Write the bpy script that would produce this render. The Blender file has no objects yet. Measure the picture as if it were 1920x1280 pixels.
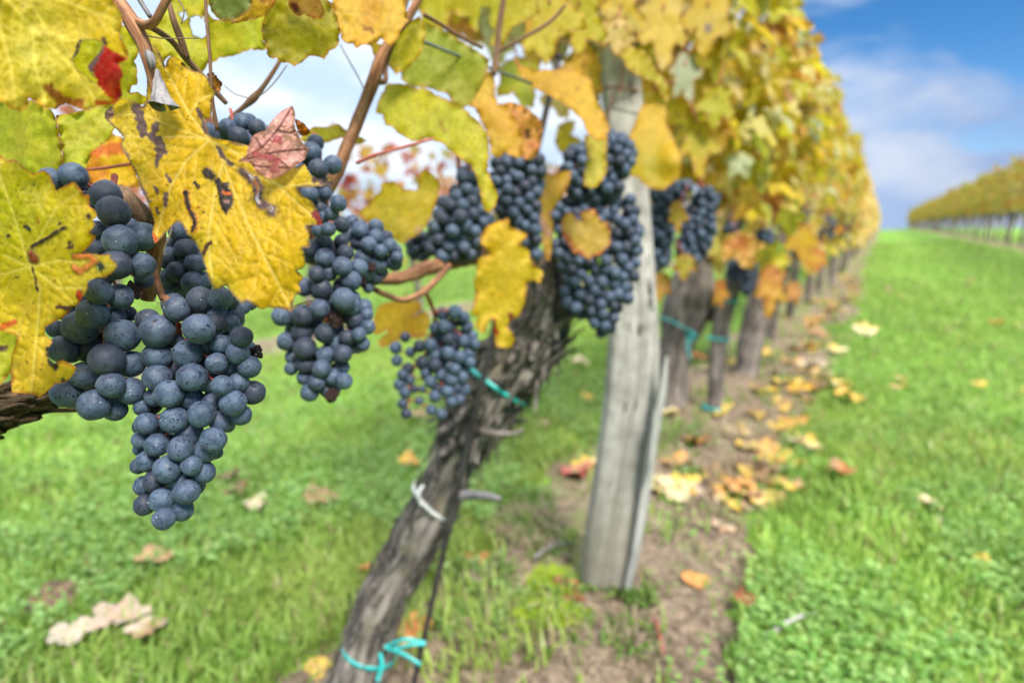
import bpy, math, random
import numpy as np
from mathutils import Vector, Matrix, Euler
from mathutils.geometry import delaunay_2d_cdt
from mathutils import noise as mnoise

random.seed(7)
RNG = np.random.default_rng(11)
SC = bpy.context.scene
COL = SC.collection
R = math.radians

# ------------------------------------------------------------------ camera
FPX = 20.0 / 36.0 * 1920.0
PITCH = math.atan(222.0 / FPX)
YAW = math.atan(695.0 / (FPX * math.cos(PITCH) + 222.0 * math.sin(PITCH)))
CAM = np.array([0.0, 0.0, 0.75])
FH = np.array([-math.sin(YAW), math.cos(YAW), 0.0])
RT = np.array([math.cos(YAW), math.sin(YAW), 0.0])
FW = FH * math.cos(PITCH) - np.array([0, 0, 1.0]) * math.sin(PITCH)
UP = FH * math.sin(PITCH) + np.array([0, 0, 1.0]) * math.cos(PITCH)
cd = bpy.data.cameras.new("camera")
cd.sensor_width = 36.0
cd.lens = 20.0
cd.clip_start = 0.01
cd.clip_end = 2000.0
cd.dof.use_dof = True
cd.dof.focus_distance = 0.268
cd.dof.aperture_fstop = 4.8
cam = bpy.data.objects.new("camera", cd)
COL.objects.link(cam)
cam.matrix_world = Matrix(((RT[0], UP[0], -FW[0], CAM[0]), (RT[1], UP[1], -FW[1], CAM[1]), (RT[2], UP[2], -FW[2], CAM[2]), (0, 0, 0, 1)))
SC.camera = cam

# ------------------------------------------------------------------ light
SUN_EL, SUN_AZ = R(51), R(120)          # azimuth clockwise from the row direction (+Y): behind the camera, to its right
sd = bpy.data.lights.new("sun", 'SUN')
sd.energy = 2.2
sd.angle = R(20)
sd.color = (1.0, 0.955, 0.88)
sun = bpy.data.objects.new("sun", sd)
COL.objects.link(sun)
sdir = Vector((math.sin(SUN_AZ) * math.cos(SUN_EL), math.cos(SUN_AZ) * math.cos(SUN_EL), math.sin(SUN_EL)))
sun.rotation_euler = sdir.to_track_quat('Z', 'Y').to_euler()

world = bpy.data.worlds.new("World")
SC.world = world
world.use_nodes = True
wn = world.node_tree
wn.nodes.clear()
def N(tree, typ, **kw):
    n = tree.nodes.new(typ)
    for k, v in kw.items():
        setattr(n, k, v)
    return n
def build_world():
    L = wn.links
    out = N(wn, 'ShaderNodeOutputWorld')
    sky = N(wn, 'ShaderNodeTexSky', sky_type='NISHITA', sun_disc=False, sun_elevation=SUN_EL, sun_rotation=SUN_AZ)
    sky.air_density = 1.0; sky.dust_density = 0.1; sky.ozone_density = 1.6; sky.altitude = 2500
    bg = N(wn, 'ShaderNodeBackground'); bg.inputs['Strength'].default_value = 0.05
    hs = N(wn, 'ShaderNodeHueSaturation'); hs.inputs['Saturation'].default_value = 1.35; hs.inputs['Value'].default_value = 0.88
    L.new(sky.outputs[0], hs.inputs['Color']); L.new(hs.outputs[0], bg.inputs['Color'])
    tc = N(wn, 'ShaderNodeTexCoord')
    mp = N(wn, 'ShaderNodeMapping'); mp.inputs['Scale'].default_value = (1.0, 1.0, 2.6); mp.inputs['Location'].default_value = (0.35, 0.1, 0.2)
    L.new(tc.outputs['Generated'], mp.inputs['Vector'])
    nz = N(wn, 'ShaderNodeTexNoise'); nz.inputs['Scale'].default_value = 3.4; nz.inputs['Detail'].default_value = 7; nz.inputs['Roughness'].default_value = 0.55
    nz.inputs['Distortion'].default_value = 0.6
    L.new(mp.outputs[0], nz.inputs['Vector'])
    # more cloud away to the left of the row, and low over the horizon
    dt = N(wn, 'ShaderNodeVectorMath', operation='DOT_PRODUCT'); dt.inputs[1].default_value = (-0.78, 0.62, 0.0)
    L.new(tc.outputs['Generated'], dt.inputs[0])
    mr = N(wn, 'ShaderNodeMapRange'); mr.inputs['From Min'].default_value = 0.45; mr.inputs['From Max'].default_value = 0.95
    mr.inputs['To Min'].default_value = 0.0; mr.inputs['To Max'].default_value = 0.42
    L.new(dt.outputs['Value'], mr.inputs['Value'])
    sp = N(wn, 'ShaderNodeSeparateXYZ'); L.new(tc.outputs['Generated'], sp.inputs[0])
    hz = N(wn, 'ShaderNodeMapRange'); hz.inputs['From Min'].default_value = 0.22; hz.inputs['From Max'].default_value = -0.02
    hz.inputs['To Min'].default_value = 0.0; hz.inputs['To Max'].default_value = 0.30
    L.new(sp.outputs['Z'], hz.inputs['Value'])
    up = N(wn, 'ShaderNodeMapRange'); up.inputs['From Min'].default_value = 0.5; up.inputs['From Max'].default_value = 0.8
    up.inputs['To Min'].default_value = 0.0; up.inputs['To Max'].default_value = 0.22
    L.new(sp.outputs['Z'], up.inputs['Value'])
    a1 = N(wn, 'ShaderNodeMath', operation='ADD'); L.new(nz.outputs['Fac'], a1.inputs[0]); L.new(mr.outputs[0], a1.inputs[1])
    a2 = N(wn, 'ShaderNodeMath', operation='ADD'); L.new(a1.outputs[0], a2.inputs[0]); L.new(hz.outputs[0], a2.inputs[1])
    a3 = N(wn, 'ShaderNodeMath', operation='ADD'); L.new(a2.outputs[0], a3.inputs[0]); L.new(up.outputs[0], a3.inputs[1])
    rm = N(wn, 'ShaderNodeMapRange', interpolation_type='SMOOTHSTEP'); rm.inputs['From Min'].default_value = 0.53; rm.inputs['From Max'].default_value = 0.78
    L.new(a3.outputs[0], rm.inputs['Value'])
    cr = N(wn, 'ShaderNodeMix', data_type='RGBA')
    nb = N(wn, 'ShaderNodeTexNoise'); nb.inputs['Scale'].default_value = 5.0; nb.inputs['Detail'].default_value = 6; L.new(mp.outputs[0], nb.inputs['Vector'])
    nm = N(wn, 'ShaderNodeMapRange', interpolation_type='SMOOTHSTEP'); nm.inputs['From Min'].default_value = 0.38; nm.inputs['From Max'].default_value = 0.62; L.new(nb.outputs['Fac'], nm.inputs['Value'])
    cb = N(wn, 'ShaderNodeMix', data_type='RGBA'); cb.inputs['A'].default_value = (0.185, 0.240, 0.312, 1); cb.inputs['B'].default_value = (0.290, 0.315, 0.340, 1)
    L.new(nm.outputs[0], cb.inputs['Factor']); L.new(cb.outputs['Result'], cr.inputs['B'])
    ca = N(wn, 'ShaderNodeMix', data_type='RGBA'); ca.inputs['A'].default_value = (0.092, 0.126, 0.205, 1); ca.inputs['B'].default_value = (0.148, 0.173, 0.225, 1)
    L.new(nm.outputs[0], ca.inputs['Factor']); L.new(ca.outputs['Result'], cr.inputs['A'])
    br = N(wn, 'ShaderNodeMapRange'); br.inputs['From Min'].default_value = 0.50; br.inputs['From Max'].default_value = 0.95
    L.new(dt.outputs['Value'], br.inputs['Value'])
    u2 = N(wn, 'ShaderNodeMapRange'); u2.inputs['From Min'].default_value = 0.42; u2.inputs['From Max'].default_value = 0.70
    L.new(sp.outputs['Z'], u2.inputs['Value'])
    L.new(br.outputs[0], cr.inputs['Factor'])
    # unseen cloud overhead, made far brighter than the visible sky as added fill light
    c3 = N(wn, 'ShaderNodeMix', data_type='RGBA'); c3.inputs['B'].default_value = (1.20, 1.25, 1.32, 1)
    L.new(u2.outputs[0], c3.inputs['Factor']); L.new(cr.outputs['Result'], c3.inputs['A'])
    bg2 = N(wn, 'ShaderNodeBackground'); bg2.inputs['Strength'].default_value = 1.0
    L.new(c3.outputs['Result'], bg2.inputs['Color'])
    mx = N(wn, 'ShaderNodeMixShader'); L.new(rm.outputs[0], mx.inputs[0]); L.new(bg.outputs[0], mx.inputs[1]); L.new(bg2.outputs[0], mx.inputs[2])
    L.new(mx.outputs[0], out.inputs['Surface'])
build_world()
SC.view_settings.view_transform = 'Standard'
SC.view_settings.look = 'None'
SC.view_settings.exposure = 1.88
SC.view_settings.gamma = 1.0
SC.cycles.max_bounces = 8
SC.cycles.transparent_max_bounces = 8
SC.cycles.use_denoising = True
SC.cycles.sample_clamp_indirect = 6.0

# ------------------------------------------------------------------ helpers
def P(px, py, d):
    px = np.asarray(px, float); py = np.asarray(py, float); d = np.asarray(d, float)
    a = (px - 960.0) / FPX; b = (640.0 - py) / FPX
    return CAM + d[..., None] * (FW + a[..., None] * RT + b[..., None] * UP)
def pt(px, py, d):
    return P(np.array([px]), np.array([py]), np.array([d]))[0]
def gz(x, y):
    """height of the ground: level under the row, rising gently to the right, and falling away past the crest"""
    x = np.asarray(x, float); y = np.asarray(y, float)
    t = np.clip((x - 0.3) / 1.2, 0, 1)
    z = 0.125 * np.where(x < 0.3, 0, np.where(x < 1.5, 0.6 * t * t, 0.6 + (np.minimum(x, 3.2) - 1.5)))
    z = z - 0.0011 * np.maximum(y - 78, 0) ** 2 * np.clip((y - 78) / 60.0, 0, 1) - 0.02 * np.maximum(y - 78, 0)
    return z
def ground(px, py):
    v = FW + (px - 960.0) / FPX * RT + (640.0 - py) / FPX * UP
    t = -CAM[2] / v[2]
    for _ in range(12):
        q = CAM + v * t
        t = (float(gz(q[0], q[1])) - CAM[2]) / v[2]
    return CAM + v * t
def depth_of(p):
    return float(np.dot(np.asarray(p) - CAM, FW))
def lin(r, g, b):
    f = lambda c: (c / 12.92 if c <= 0.04045 else ((c + 0.055) / 1.055) ** 2.4)
    return np.array([f(r / 255.0), f(g / 255.0), f(b / 255.0)])
def smooth(a, b, x):
    t = np.clip((x - a) / (b - a), 0, 1)
    return t * t * (3 - 2 * t)
def vnoise(x, y, seed=0):
    x = np.asarray(x, float); y = np.asarray(y, float)
    xi = np.floor(x).astype(np.int64); yi = np.floor(y).astype(np.int64)
    fx = x - xi; fy = y - yi
    fx = fx * fx * (3 - 2 * fx); fy = fy * fy * (3 - 2 * fy)
    def h(a, b):
        n = (a * 374761393 + b * 668265263 + seed * 974711) & 0xffffffff
        n = ((n ^ (n >> 13)) * 1274126177) & 0xffffffff
        return ((n ^ (n >> 16)) & 0xffff) / 65535.0
    return (h(xi, yi) * (1 - fx) + h(xi + 1, yi) * fx) * (1 - fy) + (h(xi, yi + 1) * (1 - fx) + h(xi + 1, yi + 1) * fx) * fy
def fbm(x, y, seed=0, o=4):
    s = 0; a = 0.5; n = 0
    for i in range(o):
        s = s + a * vnoise(x * 2 ** i, y * 2 ** i, seed + i * 17); n += a; a *= 0.5
    return s / n

def mesh_from(name, V, F, smooth_shade=True, col=None, vec=None):
    """V (n,3); F list/array of faces (all of one size when an array)"""
    me = bpy.data.meshes.new(name)
    V = np.asarray(V, np.float32)
    if isinstance(F, np.ndarray):
        k = F.shape[1]; nf = F.shape[0]
        me.vertices.add(len(V)); me.vertices.foreach_set('co', V.ravel())
        me.loops.add(nf * k); me.loops.foreach_set('vertex_index', F.astype(np.int32).ravel())
        me.polygons.add(nf); me.polygons.foreach_set('loop_start', np.arange(0, nf * k, k, dtype=np.int32))
        me.update(calc_edges=True)
    else:
        me.from_pydata(V.tolist(), [], F); me.update()
    me.polygons.foreach_set('use_smooth', np.full(len(me.polygons), smooth_shade))
    if col is not None:
        c = np.ones((len(V), 4), np.float32); c[:, :3] = col
        a = me.color_attributes.new('Col', 'FLOAT_COLOR', 'POINT'); a.data.foreach_set('color', c.ravel())
    if vec is not None:
        a = me.attributes.new('grain', 'FLOAT_VECTOR', 'POINT'); a.data.foreach_set('vector', np.asarray(vec, np.float32).ravel())
    return me
def link(name, me, mat, parent=None, loc=None):
    o = bpy.data.objects.new(name, me); COL.objects.link(o)
    if mat is not None and me is not None and not me.materials: me.materials.append(mat)
    if loc is not None: o.location = Vector(loc)
    if parent is not None:
        o.parent = parent
    return o
def tag(o, label=None, cat=None, group=None, kind=None):
    if label: o['label'] = label
    if cat: o['category'] = cat
    if group: o['group'] = group
    if kind: o['kind'] = kind
    return o
def empty(name, loc, label, cat, group=None):
    o = bpy.data.objects.new(name, None); COL.objects.link(o); o.empty_display_size = 0.05
    o.location = Vector(loc)
    return tag(o, label, cat, group)
def local(V, root):
    return np.asarray(V) - np.array(root.location)
def center_obj(name, V, F, mat, col=None, vec=None, sm=True):
    c = np.asarray(V).mean(0)
    return link(name, mesh_from(name, V - c, F, sm, col, vec), mat, None, c)

class MB:
    def __init__(s): s.V = []; s.F = []; s.C = []; s.G = []; s.n = 0
    def add(s, V, F, col=None, vec=None):
        V = np.asarray(V, float); s.V.append(V)
        s.F += [tuple(int(i) + s.n for i in f) for f in F]; s.n += len(V)
        s.C.append(np.tile(col, (len(V), 1)) if col is not None and np.ndim(col) == 1 else (col if col is not None else np.ones((len(V), 3))))
        s.G.append(vec if vec is not None else np.zeros((len(V), 3)))
    def mesh(s, name, off=None, sm=True):
        V = np.vstack(s.V)
        if off is not None: V = V - np.asarray(off)
        return mesh_from(name, V, s.F, sm, np.vstack(s.C), np.vstack(s.G))

def spline(pts, n):
    pts = np.asarray(pts, float)
    if len(pts) == 2:
        t = np.linspace(0, 1, n)[:, None]; return pts[0] * (1 - t) + pts[1] * t
    p = np.vstack([2 * pts[0] - pts[1], pts, 2 * pts[-1] - pts[-2]])
    k = len(pts) - 1
    out = []
    for i in range(n):
        s = min(i / (n - 1) * k, k - 1e-6); j = int(s); t = s - j
        a, b, c, d = p[j], p[j + 1], p[j + 2], p[j + 3]
        out.append(0.5 * ((2 * b) + (c - a) * t + (2 * a - 5 * b + 4 * c - d) * t * t + (3 * b - a - 3 * c + d) * t ** 3))
    return np.array(out)
def tube(pts, rad, nlen=20, nseg=10, rough=None, cap=True, seed=0):
    """pts (k,3), rad (k,) -> V, F, grain coordinates. rough(theta, s_len, i, r) -> radius factor"""
    q = spline(np.column_stack([np.asarray(pts, float), np.asarray(rad, float)]), nlen)
    c, r = q[:, :3], q[:, 3]
    T = np.gradient(c, axis=0); T /= np.linalg.norm(T, axis=1)[:, None] + 1e-12
    s = np.concatenate([[0], np.cumsum(np.linalg.norm(np.diff(c, axis=0), axis=1))])
    a = np.array([0, 0, 1.0]) if abs(T[0][2]) < 0.9 else np.array([1.0, 0, 0])
    nrm = np.cross(T[0], a); nrm /= np.linalg.norm(nrm)
    V = []; G = []
    th = np.linspace(0, 2 * math.pi, nseg, endpoint=False)
    for i in range(nlen):
        nrm = nrm - T[i] * np.dot(nrm, T[i]); nrm /= np.linalg.norm(nrm)
        bn = np.cross(T[i], nrm)
        rr = np.full(nseg, r[i])
        if rough is not None:
            rr = rr * np.array([rough(t, s[i], r[i]) for t in th])
        V.append(c[i] + np.outer(np.cos(th) * rr, nrm) + np.outer(np.sin(th) * rr, bn))
        G.append(np.column_stack([np.cos(th) * r[i], np.sin(th) * r[i], np.full(nseg, s[i])]))
    V = np.vstack(V); G = np.vstack(G)
    F = []
    for i in range(nlen - 1):
        for j in range(nseg):
            k = (j + 1) % nseg
            F.append((i * nseg + j, i * nseg + k, (i + 1) * nseg + k, (i + 1) * nseg + j))
    if cap:
        F.append(tuple(range(nseg))[::-1]); F.append(tuple((nlen - 1) * nseg + j for j in range(nseg)))
    return V, F, G

# ------------------------------------------------------------------ materials
def mat_new(name):
    m = bpy.data.materials.new(name); m.use_nodes = True
    t = m.node_tree; t.nodes.clear()
    return m, t, t.links, N(t, 'ShaderNodeOutputMaterial')
def noise(t, L, vec, scale, detail=4, rough=0.55, dist=0.0):
    n = N(t, 'ShaderNodeTexNoise'); n.inputs['Scale'].default_value = scale; n.inputs['Detail'].default_value = detail
    n.inputs['Roughness'].default_value = rough; n.inputs['Distortion'].default_value = dist
    if vec is not None: L.new(vec, n.inputs['Vector'])
    return n
def mrange(t, L, src, a, b, c=0.0, d=1.0, sm=True):
    n = N(t, 'ShaderNodeMapRange', interpolation_type='SMOOTHSTEP' if sm else 'LINEAR')
    for k, v in zip(('From Min', 'From Max', 'To Min', 'To Max'), (a, b, c, d)): n.inputs[k].default_value = v
    L.new(src, n.inputs['Value']); return n.outputs[0]
def mixc(t, L, fac, A, B, mode='MIX'):
    n = N(t, 'ShaderNodeMix', data_type='RGBA', blend_type=mode)
    for key, v in (('Factor', fac), ('A', A), ('B', B)):
        i = n.inputs[key]
        if hasattr(v, 'is_output'): L.new(v, i)
        elif isinstance(v, (int, float)): i.default_value = v
        else: i.default_value = (*v, 1) if len(v) == 3 else v
    return n.outputs['Result']
def bump(t, L, h, strength, dist):
    b = N(t, 'ShaderNodeBump'); b.inputs['Strength'].default_value = strength; b.inputs['Distance'].default_value = dist
    L.new(h, b.inputs['Height']); return b.outputs[0]
def principled(t, L, color, rough=0.5, spec=0.4, normal=None):
    b = N(t, 'ShaderNodeBsdfPrincipled')
    if hasattr(color, 'is_output'): L.new(color, b.inputs['Base Color'])
    else: b.inputs['Base Color'].default_value = (*color, 1)
    if hasattr(rough, 'is_output'): L.new(rough, b.inputs['Roughness'])
    else: b.inputs['Roughness'].default_value = rough
    b.inputs['Specular IOR Level'].default_value = spec
    if normal is not None: L.new(normal, b.inputs['Normal'])
    return b

def make_leaf_mat(name, scale, trans=0.42, rough=0.5, net=0.35):
    m, t, L, out = mat_new(name)
    at = N(t, 'ShaderNodeAttribute', attribute_name='Col')
    tc = N(t, 'ShaderNodeTexCoord')
    n1 = noise(t, L, tc.outputs['Object'], scale, 5, 0.6)
    n2 = noise(t, L, tc.outputs['Object'], scale * 6, 3, 0.6)
    f = mrange(t, L, n1.outputs['Fac'], 0.3, 0.7, 0.82, 1.12)
    mul = N(t, 'ShaderNodeVectorMath', operation='SCALE'); L.new(at.outputs['Color'], mul.inputs[0]); L.new(f, mul.inputs['Scale'])
    sp = mrange(t, L, n2.outputs['Fac'], 0.76, 0.82, 0, 0.5)
    col = mixc(t, L, sp, mul.outputs[0], (0.16, 0.075, 0.02))
    vo = N(t, 'ShaderNodeTexVoronoi', feature='DISTANCE_TO_EDGE'); vo.inputs['Scale'].default_value = scale * 1.15; L.new(tc.outputs['Object'], vo.inputs['Vector'])
    vl = mrange(t, L, vo.outputs['Distance'], 0.02, 0.10, net, 0.0)
    hi = N(t, 'ShaderNodeVectorMath', operation='MULTIPLY_ADD'); L.new(mul.outputs[0], hi.inputs[0]); hi.inputs[1].default_value = (1.1, 1.1, 1.0); hi.inputs[2].default_value = (0.05, 0.05, 0.02)
    col = mixc(t, L, vl, col, hi.outputs[0])
    ad = N(t, 'ShaderNodeMath', operation='ADD'); L.new(n1.outputs['Fac'], ad.inputs[0]); L.new(n2.outputs['Fac'], ad.inputs[1])
    b = bump(t, L, ad.outputs[0], 0.35, 0.0012)
    p = principled(t, L, col, rough, 0.35, b)
    tr = N(t, 'ShaderNodeBsdfTranslucent'); L.new(col, tr.inputs['Color'])
    mx = N(t, 'ShaderNodeMixShader'); mx.inputs[0].default_value = trans
    L.new(p.outputs[0], mx.inputs[1]); L.new(tr.outputs[0], mx.inputs[2]); L.new(mx.outputs[0], out.inputs['Surface'])
    return m
M_LEAF = make_leaf_mat('vine_leaf', 260, 0.54, 0.5, 0.5)
M_FOL = make_leaf_mat('foliage', 60, 0.60, 0.36, 0.1)
M_FALL = make_leaf_mat('fallen_leaf', 90, 0.15, 0.7)
M_GRASS = make_leaf_mat('grass_blade', 5, 0.5, 0.38, 0.0)

def make_grape_mat():
    m, t, L, out = mat_new('grape_skin')
    tc = N(t, 'ShaderNodeTexCoord'); oi = N(t, 'ShaderNodeObjectInfo')
    off = N(t, 'ShaderNodeVectorMath', operation='SCALE'); off.inputs[0].default_value = (37.0, 91.0, 53.0); L.new(oi.outputs['Random'], off.inputs['Scale'])
    ad = N(t, 'ShaderNodeVectorMath', operation='ADD'); L.new(tc.outputs['Object'], ad.inputs[0]); L.new(off.outputs[0], ad.inputs[1])
    v = ad.outputs[0]
    n1 = noise(t, L, v, 1.1, 5, 0.6, 0.5)            # broad bloom
    n2 = noise(t, L, v, 7.0, 4, 0.7)                 # fine mottling
    n3 = noise(t, L, v, 3.2, 6, 0.75, 1.0)           # rubbed scuffs
    st = N(t, 'ShaderNodeMapping'); st.inputs['Scale'].default_value = (2.0, 2.0, 9.0); L.new(v, st.inputs['Vector'])
    n4 = noise(t, L, st.outputs[0], 3.0, 4, 0.7, 1.5)
    bloomc = mixc(t, L, mrange(t, L, n1.outputs['Fac'], 0.35, 0.65), (0.028, 0.046, 0.080), (0.072, 0.106, 0.160))
    bloomc = mixc(t, L, mrange(t, L, n2.outputs['Fac'], 0.4, 0.7, 0, 0.35), bloomc, (0.022, 0.034, 0.056))
    bloomc = mixc(t, L, mrange(t, L, oi.outputs['Random'], 0.0, 1.0, 0.0, 0.45, False), bloomc, (0.040, 0.046, 0.078))
    rare = mrange(t, L, oi.outputs['Random'], 0.74, 0.86, 0.0, 0.7)
    bloomc = mixc(t, L, rare, bloomc, (0.016, 0.018, 0.030))
    scuff = mrange(t, L, n3.outputs['Fac'], 0.56, 0.60)
    streak = mrange(t, L, n4.outputs['Fac'], 0.61, 0.66, 0, 0.8)
    a = N(t, 'ShaderNodeMath', operation='MAXIMUM'); L.new(scuff, a.inputs[0]); L.new(streak, a.inputs[1])
    pits = noise(t, L, v, 14.0, 1, 0.5)
    pm = mrange(t, L, pits.outputs['Fac'], 0.69, 0.73, 0, 0.8)
    a2 = N(t, 'ShaderNodeMath', operation='MAXIMUM'); L.new(a.outputs[0], a2.inputs[0]); L.new(pm, a2.inputs[1])
    col = mixc(t, L, a2.outputs[0], bloomc, (0.009, 0.009, 0.016))
    rg = mrange(t, L, a2.outputs[0], 0, 1, 0.62, 0.24, False)
    b = bump(t, L, n2.outputs['Fac'], 0.12, 0.1)
    p = principled(t, L, col, rg, 0.32, b)
    p.inputs['Sheen Weight'].default_value = 0.05; p.inputs['Sheen Roughness'].default_value = 0.45; p.inputs['Sheen Tint'].default_value = (0.6, 0.75, 1.0, 1)
    L.new(p.outputs[0], out.inputs['Surface'])
    return m
M_GRAPE = make_grape_mat()
def make_shrivel_mat():
    m, t, L, out = mat_new('shrivelled_skin')
    tc = N(t, 'ShaderNodeTexCoord')
    n1 = noise(t, L, tc.outputs['Object'], 3, 5, 0.7)
    c = mixc(t, L, mrange(t, L, n1.outputs['Fac'], 0.35, 0.65), (0.02, 0.012, 0.014), (0.11, 0.05, 0.04))
    L.new(principled(t, L, c, 0.6, 0.3, bump(t, L, n1.outputs['Fac'], 0.8, 0.3)).outputs[0], out.inputs['Surface'])
    return m
M_SHRIV = make_shrivel_mat()

def make_bark(name, dark, light, sc=60, stretch=0.10, bs=0.9, bd=0.004, moss=None):
    m, t, L, out = mat_new(name)
    at = N(t, 'ShaderNodeAttribute', attribute_name='grain')
    mp = N(t, 'ShaderNodeMapping'); mp.inputs['Scale'].default_value = (1, 1, stretch); L.new(at.outputs['Vector'], mp.inputs['Vector'])
    n1 = noise(t, L, mp.outputs[0], sc, 8, 0.68, 0.7)
    n2 = noise(t, L, at.outputs['Vector'], sc * 0.35, 4, 0.6)
    c = mixc(t, L, mrange(t, L, n1.outputs['Fac'], 0.36, 0.64), dark, light)
    c = mixc(t, L, mrange(t, L, n2.outputs['Fac'], 0.35, 0.7, 0, 0.5), c, tuple(x * 0.55 for x in dark))
    if moss:
        n3 = noise(t, L, at.outputs['Vector'], sc * 0.22, 5, 0.6)
        c = mixc(t, L, mrange(t, L, n3.outputs['Fac'], 0.52, 0.66, 0, 0.75), c, moss)
    L.new(principled(t, L, c, 0.85, 0.2, bump(t, L, n1.outputs['Fac'], bs, bd)).outputs[0], out.inputs['Surface'])
    return m
M_BARK = make_bark('vine_bark', (0.044, 0.037, 0.032), (0.345, 0.30, 0.26), 55, 0.10, 1.0, 0.006, (0.15, 0.135, 0.065))
M_BARK2 = make_bark('far_vine_bark', (0.060, 0.048, 0.042), (0.27, 0.23, 0.195), 40, 0.14)
M_ARM = make_bark('arm_bark', (0.016, 0.010, 0.006), (0.16, 0.10, 0.05), 260, 0.12, 1.0, 0.002)
M_CANE = make_bark('cane', (0.150, 0.058, 0.028), (0.34, 0.175, 0.092), 420, 0.05, 0.6, 0.0008)
M_CANED = make_bark('cane_dark', (0.10, 0.050, 0.028), (0.22, 0.125, 0.075), 300, 0.05, 0.5, 0.0008)
M_RED = make_bark('stalk_red', (0.23, 0.045, 0.040), (0.40, 0.13, 0.09), 300, 0.2, 0.3, 0.0005)
M_GREYB = make_bark('papery_bark', (0.085, 0.078, 0.082), (0.27, 0.255, 0.26), 380, 0.10, 0.7, 0.0008)
M_DEAD = make_bark('dry_curl', (0.040, 0.022, 0.012), (0.20, 0.125, 0.075), 300, 0.12, 1.0, 0.002)
M_POST = make_bark('weathered_wood', (0.225, 0.208, 0.182), (0.420, 0.402, 0.368), 75, 0.030, 0.55, 0.0022)
def crack_mat(m):
    t = m.node_tree; L = t.links
    p = [n for n in t.nodes if n.type == 'BSDF_PRINCIPLED'][0]; at = [n for n in t.nodes if n.type == 'ATTRIBUTE'][0]
    src = p.inputs['Base Color'].links[0].from_socket
    mp = N(t, 'ShaderNodeMapping'); mp.inputs['Scale'].default_value = (1, 1, 0.035); L.new(at.outputs['Vector'], mp.inputs['Vector'])
    vo = N(t, 'ShaderNodeTexVoronoi', feature='DISTANCE_TO_EDGE'); vo.inputs['Scale'].default_value = 55; L.new(mp.outputs[0], vo.inputs['Vector'])
    nz = noise(t, L, at.outputs['Vector'], 14, 4, 0.6)
    ck = mrange(t, L, vo.outputs['Distance'], 0.015, 0.07, 1.0, 0.0); gate = mrange(t, L, nz.outputs['Fac'], 0.54, 0.66)
    mu = N(t, 'ShaderNodeMath', operation='MULTIPLY'); L.new(ck, mu.inputs[0]); L.new(gate, mu.inputs[1])
    sx = N(t, 'ShaderNodeSeparateXYZ'); L.new(at.outputs['Vector'], sx.inputs[0])
    ft = mrange(t, L, sx.outputs['Z'], 0.42, 0.05, 0.0, 0.55)
    c = mixc(t, L, ft, src, (0.20, 0.175, 0.115))
    c = mixc(t, L, mu.outputs[0], c, (0.035, 0.030, 0.026)); L.new(c, p.inputs['Base Color'])
    b = bump(t, L, mu.outputs[0], 0.8, -0.004); 
    old = p.inputs['Normal'].links[0].from_node; L.new(old.outputs[0], [n for n in t.nodes if n.type == 'BUMP' and n is not old][0].inputs['Normal']); L.new(b, p.inputs['Normal'])
crack_mat(M_POST)
M_SPLIT = make_bark('split_wood', (0.28, 0.27, 0.25), (0.44, 0.43, 0.40), 60, 0.04, 0.3, 0.001)
def flat_mat(name, c, rough=0.5, spec=0.4, var=0.25, sc=40, metal=0.0):
    m, t, L, out = mat_new(name)
    tc = N(t, 'ShaderNodeTexCoord')
    n1 = noise(t, L, tc.outputs['Object'], sc, 4, 0.6)
    col = mixc(t, L, mrange(t, L, n1.outputs['Fac'], 0.3, 0.7), tuple(x * (1 - var) for x in c), tuple(min(1, x * (1 + var)) for x in c))
    p = principled(t, L, col, rough, spec); p.inputs['Metallic'].default_value = metal
    L.new(p.outputs[0], out.inputs['Surface']); return m
M_TIE = flat_mat('turquoise_plastic', (0.02, 0.36, 0.34), 0.35, 0.5, 0.15)
M_WTIE = flat_mat('white_twine', (0.55, 0.55, 0.53), 0.7, 0.3, 0.2)
M_ROD = flat_mat('rusty_rod', (0.040, 0.033, 0.035), 0.55, 0.4, 0.4, 30, 0.3)
M_WIRE = flat_mat('galvanised_wire', (0.14, 0.16, 0.15), 0.4, 0.5, 0.3, 60, 0.6)
M_TEND = flat_mat('tendril', (0.13, 0.09, 0.05), 0.6, 0.3, 0.3)
def water_mat():
    m, t, L, out = mat_new('dew')
    g = N(t, 'ShaderNodeBsdfPrincipled'); g.inputs['Base Color'].default_value = (0.75, 0.8, 0.85, 1)
    g.inputs['Roughness'].default_value = 0.05; g.inputs['IOR'].default_value = 1.33; g.inputs['Transmission Weight'].default_value = 0.6
    L.new(g.outputs[0], out.inputs['Surface']); return m
M_DEW = water_mat()
def ground_mat():
    m, t, L, out = mat_new('meadow')
    tc = N(t, 'ShaderNodeTexCoord')
    n1 = noise(t, L, tc.outputs['Object'], 0.9, 6, 0.6)
    n2 = noise(t, L, tc.outputs['Object'], 14, 6, 0.7)
    n3 = noise(t, L, tc.outputs['Object'], 60, 3, 0.7)
    c = mixc(t, L, mrange(t, L, n1.outputs['Fac'], 0.35, 0.65), (0.115, 0.230, 0.028), (0.195, 0.300, 0.050))
    c = mixc(t, L, mrange(t, L, n2.outputs['Fac'], 0.35, 0.7), c, (0.075, 0.175, 0.022))
    c = mixc(t, L, mrange(t, L, n3.outputs['Fac'], 0.5, 0.75, 0, 0.6), c, (0.19, 0.33, 0.05))
    L.new(principled(t, L, c, 0.9, 0.15, bump(t, L, n3.outputs['Fac'], 0.6, 0.02)).outputs[0], out.inputs['Surface'])
    return m
M_GROUND = ground_mat()
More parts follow.
